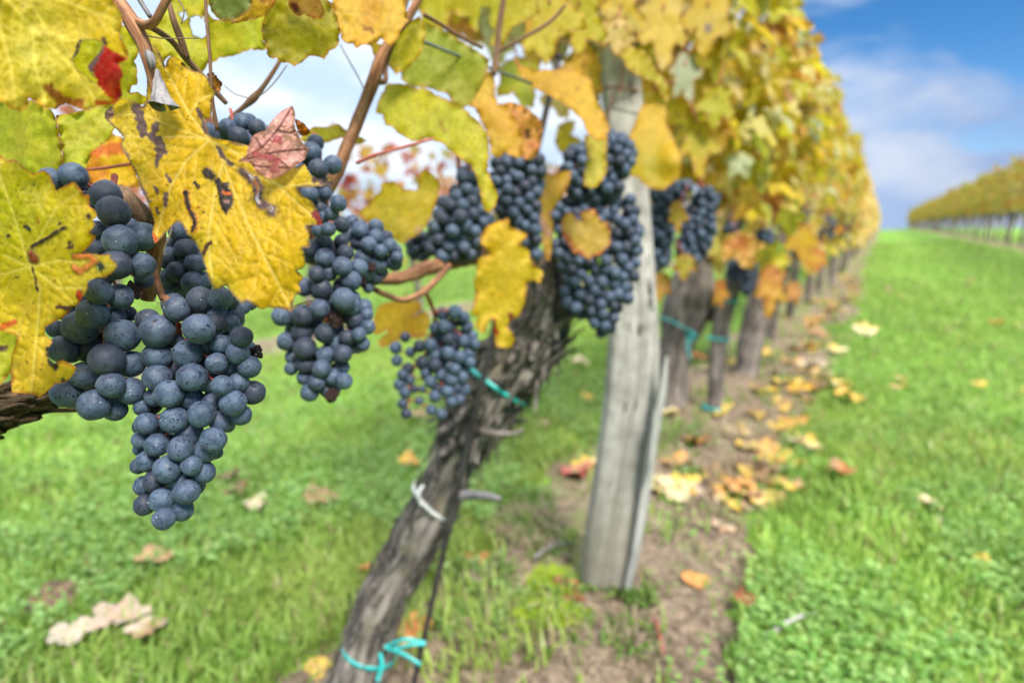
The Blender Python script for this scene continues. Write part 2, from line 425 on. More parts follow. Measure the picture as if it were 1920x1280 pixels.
def soil_mat():
    m, t, L, out = mat_new('soil')
    tc = N(t, 'ShaderNodeTexCoord')
    n1 = noise(t, L, tc.outputs['Object'], 5, 7, 0.65)
    n2 = noise(t, L, tc.outputs['Object'], 55, 6, 0.7)
    n3 = noise(t, L, tc.outputs['Object'], 2.3, 5, 0.65)
    c = mixc(t, L, mrange(t, L, n2.outputs['Fac'], 0.3, 0.7), (0.085, 0.058, 0.039), (0.310, 0.238, 0.170))
    c = mixc(t, L, mrange(t, L, n1.outputs['Fac'], 0.5, 0.7, 0, 0.6), c, (0.30, 0.245, 0.18))
    c = mixc(t, L, mrange(t, L, n3.outputs['Fac'], 0.52, 0.64, 0, 0.75), c, (0.12, 0.20, 0.03))
    a = N(t, 'ShaderNodeMath', operation='ADD'); L.new(n1.outputs['Fac'], a.inputs[0]); L.new(n2.outputs['Fac'], a.inputs[1])
    L.new(principled(t, L, c, 0.95, 0.1, bump(t, L, a.outputs[0], 0.9, 0.02)).outputs[0], out.inputs['Surface'])
    return m
M_SOIL = soil_mat()

# ------------------------------------------------------------------ ground
ROW_X = -0.47
def sheet(name, xs, ys, zf, mat):
    X, Y = np.meshgrid(xs, ys); Z = zf(X, Y)
    V = np.column_stack([X.ravel(), Y.ravel(), Z.ravel()])
    nx, ny = len(xs), len(ys)
    i, j = np.meshgrid(np.arange(nx - 1), np.arange(ny - 1)); b = (j * nx + i).ravel()
    return link(name, mesh_from(name, V, np.column_stack([b, b + 1, b + 1 + nx, b + nx])), mat)
xs = np.concatenate([-np.geomspace(300, 8, 26), np.linspace(-7.6, 6, 120), np.geomspace(6.5, 300, 26)])
ys = np.concatenate([-np.geomspace(60, 4, 12), np.linspace(-3.6, 10, 100), np.geomspace(10.4, 170, 70)])
g = sheet('ground', xs, ys, lambda X, Y: gz(X, Y) + 0.012 * (fbm(X * 1.5, Y * 1.5, 3) - 0.5), M_GROUND); tag(g, kind='structure')

def soil_half(y, side, seed):
    return 0.31 + 0.16 * (fbm(y * 1.1 + 40, y * 0 + side * 7, seed) - 0.5) * 2 + 0.07 * (vnoise(y * 6 + 3, y * 0 + side, seed + 1) - 0.5)
def soil_strip(name, cx, y0, y1, n, seed, w=1.0):
    us = np.linspace(-1.25, 1.25, 70)
    ys = np.concatenate([np.linspace(y0, 4.5, n), np.geomspace(4.6, y1, n // 2)])
    U, Y = np.meshgrid(us, ys)
    H = np.where(U < 0, soil_half(Y, 0, seed), soil_half(Y, 1, seed)) * w
    X = cx + U * H
    Z = gz(X, Y) + 0.03 * smooth(1.18, 0.55, np.abs(U)) - 0.012 + 0.045 * (fbm(X * 8, Y * 8, seed + 5) - 0.5) + 0.026 * (fbm(X * 34, Y * 34, seed + 9, 3) - 0.5)
    V = np.column_stack([X.ravel(), Y.ravel(), Z.ravel()])
    nx, ny = len(us), len(ys)
    i, j = np.meshgrid(np.arange(nx - 1), np.arange(ny - 1)); b = (j * nx + i).ravel()
    o = link(name, mesh_from(name, V, np.column_stack([b, b + 1, b + 1 + nx, b + nx])), M_SOIL)
    return tag(o, kind='structure')
soil_strip('soil_strip', -0.46, -0.6, 84, 340, 1)
soil_strip('soil_strip', -3.1, -1.0, 84, 120, 2, 0.55)
soil_strip('soil_strip', 2.65, 1.0, 84, 120, 3, 0.8)
def sz(x, y, cx=-0.46, seed=1, w=1.0):
    """height of the walked-on surface: the soil strip where it stands above the turf"""
    x = np.asarray(x, float); y = np.asarray(y, float); u = x - cx
    H = np.where(u < 0, soil_half(y, 0, seed), soil_half(y, 1, seed)) * w
    Z = gz(x, y) + 0.03 * smooth(1.18, 0.55, np.abs(u / H)) - 0.012 + 0.045 * (fbm(x * 8, y * 8, seed + 5) - 0.5) + 0.026 * (fbm(x * 34, y * 34, seed + 9, 3) - 0.5)
    return np.where(np.abs(u) < H * 1.2, np.maximum(Z, gz(x, y)), gz(x, y))
def in_soil(x, y, cx=-0.46, seed=1):
    u = x - cx
    h = np.where(u < 0, soil_half(y, 0, seed), soil_half(y, 1, seed))
    return np.abs(u) < h * 0.97

# ------------------------------------------------------------------ grass
def visible_ground(n, dmin, dmax, rng, margin=120):
    """random ground points in front of the camera, denser close by"""
    r = dmin * (dmax / dmin) ** rng.random(n)
    a = (rng.random(n) - 0.5) * R(130)
    fx = r * np.cos(a); rx = r * np.sin(a)
    return np.outer(fx, FH[:2]) + np.outer(rx, RT[:2])
def grass():
    rng = np.random.default_rng(5)
    xy = visible_ground(236000, 0.45, 26, rng)
    x, y = xy[:, 0], xy[:, 1]
    keep = np.ones(len(x), bool)
    for cx, sd, wk in ((-0.46, 1, 0.10), (-3.1, 2, 0.15), (2.65, 3, 0.2)):
        s = in_soil(x, y, cx, sd)
        patch = fbm(x * 4 + 9, y * 4, 71) > 0.60
        keep &= ~s | (rng.random(len(x)) < np.where(patch, 0.16, 0.012) + 0.14 * smooth(1.8, 5, y))
    x, y = x[keep], y[keep]; n = len(x)
    dist = np.hypot(x, y)
    lush = fbm(x * 1.8, y * 1.8, 33)
    ln = (0.020 + 0.034 * rng.random(n)) * (0.7 + 0.8 * lush) * (1 + 0.05 * dist)
    w = (0.0016 + 0.0014 * rng.random(n)) * (1 + 0.35 * dist)
    az = rng.random(n) * 2 * math.pi; lean = 0.15 + 0.95 * rng.random(n)
    dx, dy = np.cos(az), np.sin(az)
    px, py = -dy, dx
    z0 = sz(x, y) - 0.004
    V = np.zeros((n, 5, 3)); C = np.zeros((n, 5, 3))
    for k, (h, wd) in enumerate(((0, 1), (0, 1), (0.55, 0.85), (0.55, 0.85), (1.0, 0))):
        sgn = (-1, 1, -1, 1, 0)[k]
        bend = h * h * lean
        V[:, k, 0] = x + dx * ln * bend * 0.8 + px * w * wd * sgn
        V[:, k, 1] = y + dy * ln * bend * 0.8 + py * w * wd * sgn
        V[:, k, 2] = z0 + ln * h * np.sqrt(np.clip(1 - 0.45 * bend, 0.1, 1))
    t = rng.random(n)[:, None]; hue = fbm(x * 0.8 + 5, y * 0.8, 90)[:, None]
    base = np.array([0.150, 0.290, 0.034]) * (1 - t) + np.array([0.380, 0.510, 0.120]) * t
    base = base * (0.72 + 0.6 * hue)
    yel = smooth(0.5, 0.72, fbm(x * 1.3 + 70, y * 1.3 + 20, 17))[:, None]; base = base * (1 - 0.5 * yel) + np.array([0.34, 0.40, 0.09]) * 0.5 * yel
    dry = rng.random(n) < 0.07
    base[dry] = np.array([0.33, 0.28, 0.13])
    C[:] = base[:, None, :]
    b = (np.arange(n) * 5)[:, None]
    F = [np.hstack([b, b + 1, b + 3]), np.hstack([b, b + 3, b + 2]), np.hstack([b + 2, b + 3, b + 4])]
    # clover and broad leaves: little rounded leaflets lying on the turf
    m = 128000
    xy = visible_ground(m, 0.5, 5.5, rng); cx_, cy_ = xy[:, 0], xy[:, 1]
    k = (fbm(cx_ * 3.1, cy_ * 3.1, 55, 5) + 0.12 * rng.random(m) > 0.56) & ~(in_soil(cx_, cy_) & (rng.random(m) > 0.06))
    cx_, cy_ = cx_[k], cy_[k]; m = len(cx_)
    rr = 0.0028 + 0.0045 * rng.random(m); hz = 0.012 + 0.045 * rng.random(m)
    ta = rng.random(m) * 2 * math.pi; tl = 0.5 * rng.random(m)
    V2 = np.zeros((m, 6, 3))
    for q in range(6):
        a = q * math.pi / 3 + ta
        V2[:, q, 0] = cx_ + rr * np.cos(a); V2[:, q, 1] = cy_ + rr * np.sin(a)
        V2[:, q, 2] = sz(cx_, cy_) + hz + rr * np.cos(a - ta * 3) * tl
    t = rng.random(m)[:, None]
    c2 = np.array([0.120, 0.285, 0.042]) * (1 - t) + np.array([0.36, 0.54, 0.170]) * t
    C2 = np.repeat(c2[:, None, :], 6, 1)
    b2 = n * 5 + (np.arange(m) * 6)[:, None]
    F += [np.hstack([b2, b2 + 1, b2 + 2]), np.hstack([b2, b2 + 2, b2 + 3]), np.hstack([b2, b2 + 3, b2 + 4]), np.hstack([b2, b2 + 4, b2 + 5])]
    V = np.vstack([V.reshape(-1, 3), V2.reshape(-1, 3)]); C = np.vstack([C.reshape(-1, 3), C2.reshape(-1, 3)])
    o = link('grass', mesh_from('grass', V, np.vstack(F), False, C), M_GRASS)
    tag(o, kind='stuff')
grass()

def tuft(name, px, py, n, ln, spread, c0, c1, seed, broad=1.0, dens=False):
    """grassy or mossy ground cover round a point of the soil strip"""
    rng = np.random.default_rng(seed)
    g0 = ground(px, py); V = []; F = []; C = []
    for i in range(n):
        a = rng.random() * 6.283; r = spread * math.sqrt(rng.random())
        x = g0[0] + r * math.cos(a); y = g0[1] + r * math.sin(a); z = float(sz(x, y)) - 0.001
        l = ln * (0.5 + rng.random()); w = 0.0022 * broad * (0.7 + 0.6 * rng.random())
        b = a + rng.normal() * 0.9; d = np.array([math.cos(b), math.sin(b), 0]); p = np.array([-d[1], d[0], 0])
        o = np.array([x, y, z]); lean = 0.3 + rng.random()
        k = len(V)
        mid = o + d * l * 0.35 * lean + np.array([0, 0, l * 0.55]); tip = o + d * l * 0.95 * lean + np.array([0, 0, l * 0.75 * (1.2 - 0.5 * lean)])
        V += [o - p * w, o + p * w, mid + p * w, mid - p * w, tip]
        F += [(k, k + 1, k + 2, k + 3), (k + 3, k + 2, k + 4)]
        t = rng.random(); C += [np.array(c0) * (1 - t) + np.array(c1) * t] * 5
    return np.array(V), F, np.array(C)
def cover(name, spots, mat=M_GRASS):
    mb = MB()
    for s in spots:
        V, F, C = tuft(name, *s); mb.add(V, F, C)
    o = link(name, mb.mesh(name, None, False), mat); tag(o, kind='stuff'); return o
GRN = ((0.10, 0.20, 0.035), (0.22, 0.32, 0.07)); MOS = ((0.22, 0.34, 0.010), (0.36, 0.44, 0.03)); DRY = ((0.26, 0.19, 0.12), (0.50, 0.40, 0.28))
cover('weeds', [(1010, 1190, 110, 0.03, 0.10, *GRN, 1, 1.5), (1190, 1130, 70, 0.035, 0.03, *GRN, 2, 2.4), (1100, 1110, 60, 0.03, 0.03, *GRN, 3, 2.2),
                (960, 960, 170, 0.045, 0.12, *GRN, 4, 1.3), (1010, 1020, 200, 0.03, 0.09, *GRN, 5), (1300, 900, 60, 0.03, 0.05, *GRN, 6, 1.8),
                (1260, 830, 140, 0.04, 0.14, *GRN, 7, 2), (1420, 680, 160, 0.05, 0.20, *GRN, 8, 2), (1180, 1220, 80, 0.025, 0.05, *GRN, 9, 2),
                (1290, 660, 200, 0.06, 0.2, *GRN, 12, 2), (900, 1100, 120, 0.035, 0.07, *GRN, 10, 1.5), (880, 1190, 120, 0.03, 0.06, *GRN, 11, 1.8)])
cover('moss', [(1040, 1110, 700, 0.012, 0.055, *MOS, 21, 2), (1015, 1175, 500, 0.012, 0.05, *MOS, 22, 2), (1075, 1170, 300, 0.010, 0.03, *MOS, 23, 2)])
cover('dry_grass', [(1390, 895, 150, 0.055, 0.085, *DRY, 31, 0.7), (1415, 830, 140, 0.06, 0.10, *DRY, 32, 0.8), (1330, 990, 160, 0.04, 0.07, *DRY, 33, 0.7),
                    (990, 1010, 220, 0.05, 0.08, *DRY, 34, 0.6), (1160, 1250, 160, 0.04, 0.1, *DRY, 35, 0.6), (1530, 640, 130, 0.07, 0.2, *DRY, 36), (1480, 700, 120, 0.07, 0.2, *DRY, 37)])
# --PART2--
# ------------------------------------------------------------------ post, trunks, ties, wires
def strip_flakes(mb, pts, rad, n, seed, lmin=0.03, lmax=0.09, wid=0.006, out=0.010):
    """loose curling strips of bark along a trunk"""
    rng = random.Random(seed)
    q = spline(np.column_stack([pts, rad]), 60)
    for _ in range(n):
        i = rng.randint(3, 50); ln = rng.uniform(lmin, lmax); th = rng.uniform(0, 6.28)
        c, r = q[i, :3], q[i, 3]
        T = q[min(i + 3, 59), :3] - q[i - 3, :3]; T /= np.linalg.norm(T)
        a = np.cross(T, [0.3, 0.5, 0.8]); a /= np.linalg.norm(a); b = np.cross(T, a)
        nn = a * math.cos(th) + b * math.sin(th); tt = np.cross(T, nn)
        w = wid * rng.uniform(0.5, 1.4); sg = rng.choice((-1, 1)); V = []; F = []; lift = rng.uniform(0.2, 1.2) * out
        for k in range(7):
            t = k / 6.0
            cc = c + T * sg * ln * (t - 0.3) + nn * (r * 1.0 + lift * max(0, t - 0.3) ** 1.6 * 1.8 + 0.001) + tt * (rng.uniform(-1, 1) * 0.001)
            ww = w * (1 - 0.75 * t ** 2)
            V += [cc - tt * ww, cc + nn * 0.0016, cc + tt * ww, cc - nn * 0.0012]
        for k in range(6):
            for j in range(4):
                F.append((k * 4 + j, k * 4 + (j + 1) % 4, k * 4 + 4 + (j + 1) % 4, k * 4 + 4 + j))
        G = np.array([[rng.random() * 0.05, rng.random() * 0.05, v[2]] for v in V])
        mb.add(V, F, None, G)
def trunk_rough(seed, amp=0.16):
    def f(t, s, r):
        c = Vector((math.cos(t) * 2.6, math.sin(t) * 2.6, s * 9 + seed * 13))
        rid = abs(mnoise.noise(Vector((math.cos(t) * 4.5 + s * 5, math.sin(t) * 4.5, s * 7 + seed * 3))))
        lump = mnoise.noise(Vector((math.cos(t) * 0.9, math.sin(t) * 0.9, s * 14 + seed)))
        fine = mnoise.noise(Vector((math.cos(t) * 9, math.sin(t) * 9, s * 16 + seed)))
        return 1 + amp * (1.1 * lump + 0.6 * mnoise.noise(c)) - amp * 1.3 * (0.35 - rid) * (rid < 0.35) + amp * 0.45 * fine
    return f
def px_path(rows):
    """rows (px, py, width_px, depth) -> points, radii"""
    a = np.array(rows, float)
    return P(a[:, 0], a[:, 1], a[:, 3]), a[:, 2] / 2 * a[:, 3] / FPX

def band(c, T, r, w, th=0.0012, wob=0.0, seed=0, n=40):
    T = np.asarray(T, float); T = T / np.linalg.norm(T)
    a = np.cross(T, [0.1, 0.2, 0.97]) if abs(T[2]) < 0.95 else np.cross(T, [1, 0, 0.1]); a /= np.linalg.norm(a); b = np.cross(T, a)
    V = []; F = []
    for i in range(n):
        t = i / n * 2 * math.pi
        rr = r * (1 + wob * math.sin(t * 3 + seed)); d = a * math.cos(t) + b * math.sin(t); o = np.asarray(c) + T * wob * r * math.sin(t * 2 + seed)
        V += [o + d * rr - T * w / 2, o + d * rr + T * w / 2, o + d * (rr + th) + T * w / 2, o + d * (rr + th) - T * w / 2]
    for i in range(n):
        j = (i + 1) % n
        for k in range(4):
            F.append((i * 4 + k, j * 4 + k, j * 4 + (k + 1) % 4, i * 4 + (k + 1) % 4))
    return np.array(V), F, np.zeros((len(V), 3))
def ribbon(pts, w, nrm, th=0.0009, n=14):
    q = spline(np.asarray(pts, float), n); V = []; F = []
    nrm = np.asarray(nrm, float) / np.linalg.norm(nrm)
    T = np.gradient(q, axis=0)
    for i in range(n):
        s = np.cross(T[i], nrm); s /= np.linalg.norm(s) + 1e-9
        V += [q[i] - s * w / 2, q[i] + s * w / 2, q[i] + s * w / 2 + nrm * th, q[i] - s * w / 2 + nrm * th]
    for i in range(n - 1):
        for k in range(4):
            F.append((i * 4 + k, i * 4 + 4 + k, i * 4 + 4 + (k + 1) % 4, i * 4 + (k + 1) % 4))
    F += [(3, 2, 1, 0), tuple(4 * (n - 1) + k for k in range(4))]
    return np.array(V), F, np.zeros((len(V), 3))

# vine whose trunk leans across the middle of the picture
t1 = [(640, 1345, 112, .905), (680, 1245, 96, .900), (703, 1153, 92, .893), (752, 1062, 86, .886), (800, 972, 92, .880), (830, 904, 80, .875), (850, 858, 88, .872),
      (874, 813, 97, .868), (904, 768, 112, .862), (936, 718, 124, .857), (980, 655, 128, .852), (1014, 588, 108, .850), (1020, 530, 90, .850), (1014, 482, 66, .850)]
T1P, T1R = px_path(t1)
V1 = empty('grapevine', [T1P[0][0], T1P[0][1], 0], 'old gnarled grapevine leaning beside a thin dark rod, left of the weathered post', 'vine')
V, F, G = tube(T1P, T1R, 150, 72, trunk_rough(1, 0.24))
mb = MB(); mb.add(V, F, None, G)
strip_flakes(mb, T1P[6:], T1R[6:], 260, 4, 0.02, 0.08, 0.011, 0.022); strip_flakes(mb, T1P[:8], T1R[:8], 110, 5, 0.03, 0.10, 0.006, 0.008)
link('trunk', mb.mesh('trunk', V1.location), M_BARK, V1)
def stick(name, rows, mat, parent, nlen=26, nseg=10, amp=0.06, seed=0):
    a = np.array(rows, float); pts = P(a[:, 0], a[:, 1], a[:, 3]); rad = a[:, 2] / 2 * a[:, 3] / FPX
    V, F, G = tube(pts, rad, nlen, nseg, (lambda t, s, r: 1 + amp * mnoise.noise(Vector((math.cos(t), math.sin(t), s * 60 + seed * 7)))) if amp else None)
    off = np.array(parent.location) if parent is not None else V.mean(0)
    me = mesh_from(name, V - off, F, True, None, G)
    return link(name, me, mat, parent, None if parent is not None else off)
# cordon and bearing canes of this vine
stick('cordon', [(1016, 500, 60, .85), (960, 486, 46, .80), (905, 478, 38, .72), (850, 490, 30, .64), (800, 504, 28, .58), (745, 522, 24, .54), (690, 520, 20, .50), (620, 500, 18, .47), (560, 480, 16, .45)], M_CANE, V1, 50, 14, 0.2, 3)
stick('cane', [(556, 500, 22, .45), (600, 388, 22, .44), (636, 312, 23, .43), (662, 250, 23, .43), (684, 195, 22, .43), (702, 145, 24, .43), (716, 105, 20, .43), (738, 66, 17, .43), (768, 30, 15, .43), (800, -30, 14, .43)], M_CANE, V1, 60, 12, 0.22, 5)
stick('cane', [(700, 150, 14, .43), (722, 152, 10, .435), (724, 120, 9, .44), (745, 60, 9, .44), (760, 10, 9, .44), (775, -40, 9, .44)], M_CANED, V1, 30, 8, 0.1, 6)
stick('cane', [(795, 28, 9, .45), (825, 45, 8, .46), (858, 66, 8, .47), (905, 90, 7, .48)], M_CANED, V1, 20, 8, 0.1, 7)
stick('cane', [(925, 140, 12, .56), (932, 100, 12, .56), (936, 50, 11, .56), (948, -20, 10, .56)], M_CANED, V1, 24, 8, 0.15, 8)
stick('cane', [(932, 98, 8, .56), (975, 75, 7, .56), (1030, 42, 7, .57), (1060, 10, 6, .57)], M_CANED, V1, 20, 8, 0.1, 9)
stick('stalk', [(668, 306, 7, .425), (700, 292, 7, .425), (742, 280, 6, .43), (812, 260, 5, .45)], M_RED, V1, 18, 7, 0.1, 10)
stick('stalk', [(690, 536, 11, .44), (722, 552, 11, .45), (757, 562, 12, .47), (796, 546, 13, .50), (820, 522, 12, .53), (842, 498, 12, .57)], M_CANE, V1, 26, 9, 0.2, 11)
stick('twig', [(858, 930, 20, .82), (890, 927, 18, .80), (915, 930, 15, .78), (938, 935, 9, .77)], M_GREYB, V1, 14, 8, 0.3, 12)
stick('twig', [(900, 808, 15, .82), (935, 812, 12, .80), (962, 812, 9, .80), (982, 804, 6, .80)], M_BARK, V1, 14, 8, 0.3, 13)

# thin dark rod the trunk is tied to
RODP = P(np.array([766, 775, 890, 1047]), np.array([1340, 1285, 780, 110]), np.array([.862, .858, .790, .745]))
rod_root = empty('training_rod', [RODP[0][0], RODP[0][1], 0], 'thin dark iron rod standing beside the leaning gnarled trunk', 'rod')
V, F, G = tube(RODP, np.full(4, 0.0042), 40, 10)
link('shaft', mesh_from('shaft', local(V, rod_root), F, True, None, G), M_ROD, rod_root)
V, F, G = tube([pt(1047, 110, .745), pt(1049, 102, .744)], [0.0060, 0.0055], 4, 10)
link('cap', mesh_from('cap', local(V, rod_root), F, True, None, G), M_ROD, rod_root)

def tie_thing(name, label, c, T, r, w, mat, ends=(), wob=0.04, seed=1):
    root = empty(name, c, label, 'tie')
    V, F, G = band(c, T, r, w, 0.0012, wob, seed)
    link('loop', mesh_from('loop', local(V, root), F, True, None, G), mat, root)
    for e in ends:
        V, F, G = ribbon([pt(*q) for q in e], w * 0.9, -FW)
        link('loose_end', mesh_from('loose_end', local(V, root), F, True, None, G), mat, root)
    return root
tie_thing('tie_band', 'turquoise plastic tie high on the gnarled leaning trunk', pt(932, 716, .857), T1P[10] - T1P[8], 0.0555, 0.006, M_TIE, wob=0.03, seed=2)
tie_thing('tie_band', 'turquoise plastic tie with loose knotted ends low on the leaning trunk', pt(692, 1216, .897), T1P[2] - T1P[0], 0.0428, 0.0065, M_TIE,
          [[(712, 1222, .852), (716, 1245, .848), (708, 1275, .846)], [(722, 1214, .85), (755, 1225, .835), (788, 1245, .83)], [(722, 1212, .85), (760, 1198, .835), (798, 1205, .84)], [(742, 1216, .842), (770, 1208, .835), (798, 1207, .84)]], 0.03, 4)
tie_thing('tie_band', 'white twine tied round the middle of the leaning trunk', pt(814, 938, .878), T1P[5] - T1P[3] + 0.05 * RT, 0.0420, 0.0060, M_WTIE,
          [[(796, 910, .835), (788, 916, .831), (785, 930, .830), (790, 946, .833)]], 0.03, 3)

# weathered post
def make_post():
    b = ground(1126, 1112); root = empty('wooden_post', [b[0], b[1], 0], 'thick weathered grey wooden post with a split edge behind the dark grapes', 'post')
    # section: split log with one flat face towards the alley
    rng = np.random.default_rng(3); ns = 40; nl = 70
    rows = np.array([(1124, 1150, 86, 1.235), (1126, 1105, 80, 1.205), (1143, 1000, 90, 1.165), (1167, 850, 92, 1.13), (1186, 700, 96, 1.105), (1186, 560, 88, 1.09), (1176, 340, 76, 1.085), (1163, 130, 72, 1.085), (1150, -120, 66, 1.085), (1140, -330, 62, 1.085)])
    q = spline(np.column_stack([P(rows[:, 0], rows[:, 1], rows[:, 3]), rows[:, 2] * rows[:, 3] / FPX / 2]), nl)
    tow = CAM[:2] - b[:2]; tow = tow / np.linalg.norm(tow); tow3 = np.array([tow[0], tow[1], 0]); side = np.array([-tow[1], tow[0], 0])
    side = -side if np.dot(side, RT) < 0 else side
    V = []; G = []; th = np.linspace(0, 2 * math.pi, ns, endpoint=False)
    for i in range(nl):
        r = q[i, 3]; h = q[i, 2]
        cs, sn = np.cos(th), np.sin(th)
        ex = np.sign(cs) * np.abs(cs) ** 0.55 * r; ey = np.sign(sn) * np.abs(sn) ** 0.6 * r * 0.78
        f = 1 + 0.05 * np.array([mnoise.noise(Vector((c * 1.6, s * 1.6, h * 2.2))) for c, s in zip(cs, sn)]) + 0.025 * np.array([mnoise.noise(Vector((c * 8, s * 8, h * 1.5 + 9))) for c, s in zip(cs, sn)])
        V.append(q[i, :3] + np.outer(ex * f, side) + np.outer(ey * f, tow3)); G.append(np.column_stack([ex, ey, np.full(ns, h)]))
    V = np.vstack(V); G = np.vstack(G); F = []
    for i in range(nl - 1):
        for j in range(ns):
            k = (j + 1) % ns; F.append((i * ns + j, i * ns + k, (i + 1) * ns + k, (i + 1) * ns + j))
    F.append(tuple((nl - 1) * ns + j for j in range(ns)))
    link('shaft', mesh_from('shaft', local(V, root), F, True, None, G), M_POST, root)
    for rows in ([(1250, 668, 6, 1.03), (1240, 735, 20, 1.045), (1222, 830, 26, 1.07), (1205, 940, 26, 1.10), (1190, 1030, 24, 1.13), (1172, 1108, 22, 1.165)], [(1228, 770, 5, 1.03), (1222, 850, 10, 1.045), (1215, 900, 8, 1.06)]):
        a = np.array(rows, float); pts = P(a[:, 0], a[:, 1], a[:, 3])
        V, F, G = tube(pts, a[:, 2] / 2 * a[:, 3] / FPX, 30, 6, lambda t, s, r: 1 + 0.25 * math.cos(2 * t))
        link('splinter', mesh_from('splinter', local(V, root), F, False, None, G), M_SPLIT, root)
    # rusty wire loop and staple round the post
    return root
make_post()
M_RUST = flat_mat('rusty_wire', (0.16, 0.060, 0.030), 0.7, 0.3, 0.4, 60, 0.2)
tie_thing('wire_loop', 'rusty wire looped round the upper part of the post', pt(1160, 176, 1.09), [0.02, 0.05, 1], 0.047, 0.004, M_RUST, [[(1160, 176, 1.04), (1166, 150, 1.038), (1172, 118, 1.04)], [(1150, 178, 1.04), (1142, 205, 1.036), (1138, 232, 1.036)]], 0.06, 3)

# trellis wires run along the row from post to post
def wire(label, p0, p1, r=0.0016):
    V, F, G = tube([p0, (np.array(p0) + p1) / 2 - np.array([0, 0, 0.008]), p1], [r, r, r], 40, 7)
    o = center_obj('trellis_wire', V, F, M_WIRE, None, G)
    return tag(o, label, 'wire', None)
w0, w1 = pt(765, 58, .46), pt(925, 116, .56)
dw = (w1 - w0) / np.linalg.norm(w1 - w0)
wire('dark upper trellis wire crossing yellow leaves above the third grape bunch', w0 - dw * 0.12, w1 + dw * 0.42, 0.0015)
wire('long lower trellis wire at grape height along the row past the post', np.array([ROW_X, 1.2, 0.745]), np.array([ROW_X, 40.0, 0.745]), 0.0014)

# second vine behind the post, its knobby head tied
def far_trunk(label, rows, seed, amp=0.16, side=None, group=None):
    a = np.array(rows, float)
    pts, rad = px_path(rows)
    root = empty('grapevine', [pts[0][0], pts[0][1], float(gz(pts[0][0], pts[0][1]))], label, 'vine', group)
    V, F, G = tube(pts, rad, 44, 28, trunk_rough(seed, amp)); mb = MB(); mb.add(V, F, None, G)
    strip_flakes(mb, pts, rad, 18, seed, 0.03, 0.09, 0.006, 0.012)
    link('trunk', mb.mesh('trunk', root.location), M_BARK2, root)
    if side:
        stick('cordon', side, M_BARK2, root, 16, 10, 0.3, seed)
    return root
VB = far_trunk('knobby headed dark grapevine just behind the weathered post, tied with turquoise', [(1262, 775, 62, 2.33), (1258, 735, 58, 2.33), (1262, 690, 60, 2.33), (1268, 640, 66, 2.33), (1282, 600, 84, 2.33), (1296, 555, 92, 2.33), (1300, 520, 76, 2.33), (1304, 490, 52, 2.33), (1306, 450, 34, 2.33), (1300, 400, 26, 2.33)], 21, 0.16,
               [(1305, 585, 40, 2.33), (1330, 590, 28, 2.30), (1352, 582, 22, 2.28)])
VC = far_trunk('slender young straight grapevine stem with two turquoise ties', [(1337, 795, 26, 2.22), (1341, 740, 28, 2.22), (1346, 660, 30, 2.22), (1356, 590, 34, 2.22), (1372, 535, 36, 2.22), (1384, 490, 26, 2.22), (1392, 440, 18, 2.22)], 22, 0.07)
VD = far_trunk('dark slanting grapevine just beyond the slender young stem', [(1394, 735, 46, 2.82), (1398, 700, 44, 2.82), (1408, 640, 46, 2.82), (1425, 580, 54, 2.82), (1444, 530, 58, 2.82), (1456, 490, 44, 2.82), (1462, 440, 26, 2.82)], 23, 0.12)
tie_thing('tie_band', 'turquoise tie with a drooping loop round the knobby vine head', pt(1275, 612, 2.33), np.array([0.12, 0.1, 1.0]) + 0.35 * RT, 0.090, 0.007, M_TIE,
          [[(1290, 618, 2.24), (1302, 625, 2.22), (1296, 640, 2.22), (1288, 628, 2.22)], [(1288, 625, 2.23), (1290, 650, 2.22), (1294, 672, 2.22)]], 0.05, 2)
tie_thing('tie_band', 'upper turquoise tie on the slender young vine stem', pt(1350, 634, 2.22), [0.02, 0.02, 1], 0.036, 0.011, M_TIE, [[(1338, 634, 2.18), (1326, 632, 2.16)]], 0.04, 1)
tie_thing('tie_band', 'lowest turquoise tie near the ground on the slender young stem', pt(1339, 764, 2.22), [0.0, 0.02, 1], 0.034, 0.010, M_TIE, [[(1328, 764, 2.18), (1316, 760, 2.16)]], 0.04, 1)
tie_thing('tie_band', 'topmost turquoise tie under the grapes on the slender young stem', pt(1364, 562, 2.22), [0.1, 0.02, 1], 0.042, 0.010, M_TIE, [], 0.04, 1)

# vine on the far left: an old arm and the canes over the front bunches
A0 = [(-120, 800, 92, .325), (-60, 785, 84, .325), (0, 766, 70, .325), (45, 755, 52, .325), (80, 748, 34, .325), (104, 742, 18, .325)]
AP, AR = px_path(A0)
V0 = empty('grapevine', [-0.62, -0.45, 0], 'nearest grapevine, its stripped brown arm and canes carrying the front bunches', 'vine')
ap = np.vstack([[[-0.62, -0.45, -0.03], [-0.60, -0.43, 0.25], [-0.56, -0.36, 0.47], [-0.50, -0.22, 0.55]], AP[1:]])
ar = np.concatenate([[0.045, 0.040, 0.038, 0.030], AR[1:]])
V, F, G = tube(ap, ar, 130, 40, trunk_rough(31, 0.10)); mb = MB(); mb.add(V, F, None, G)
strip_flakes(mb, AP, AR, 60, 8, 0.015, 0.04, 0.0022, 0.003)
link('trunk', mb.mesh('trunk', V0.location), M_ARM, V0)
stick('cane', [(150, -130, 24, .262), (205, -25, 25, .255), (232, 18, 26, .25), (252, 52, 30, .247), (268, 82, 24, .247), (279, 120, 20, .248), (288, 158, 18, .249), (296, 195, 17, .252), (300, 250, 17, .262), (300, 330, 20, .275), (300, 420, 25, .285), (290, 480, 28, .292), (276, 560, 26, .30)], M_CANE, V0, 90, 14, 0.2, 41)
stick('stalk', [(258, 42, 16, .247), (276, 48, 16, .242), (291, 40, 15, .238), (303, 18, 14, .236), (318, -8, 13, .235), (350, -40, 13, .235)], M_CANE, V0, 26, 10, 0.1, 42)
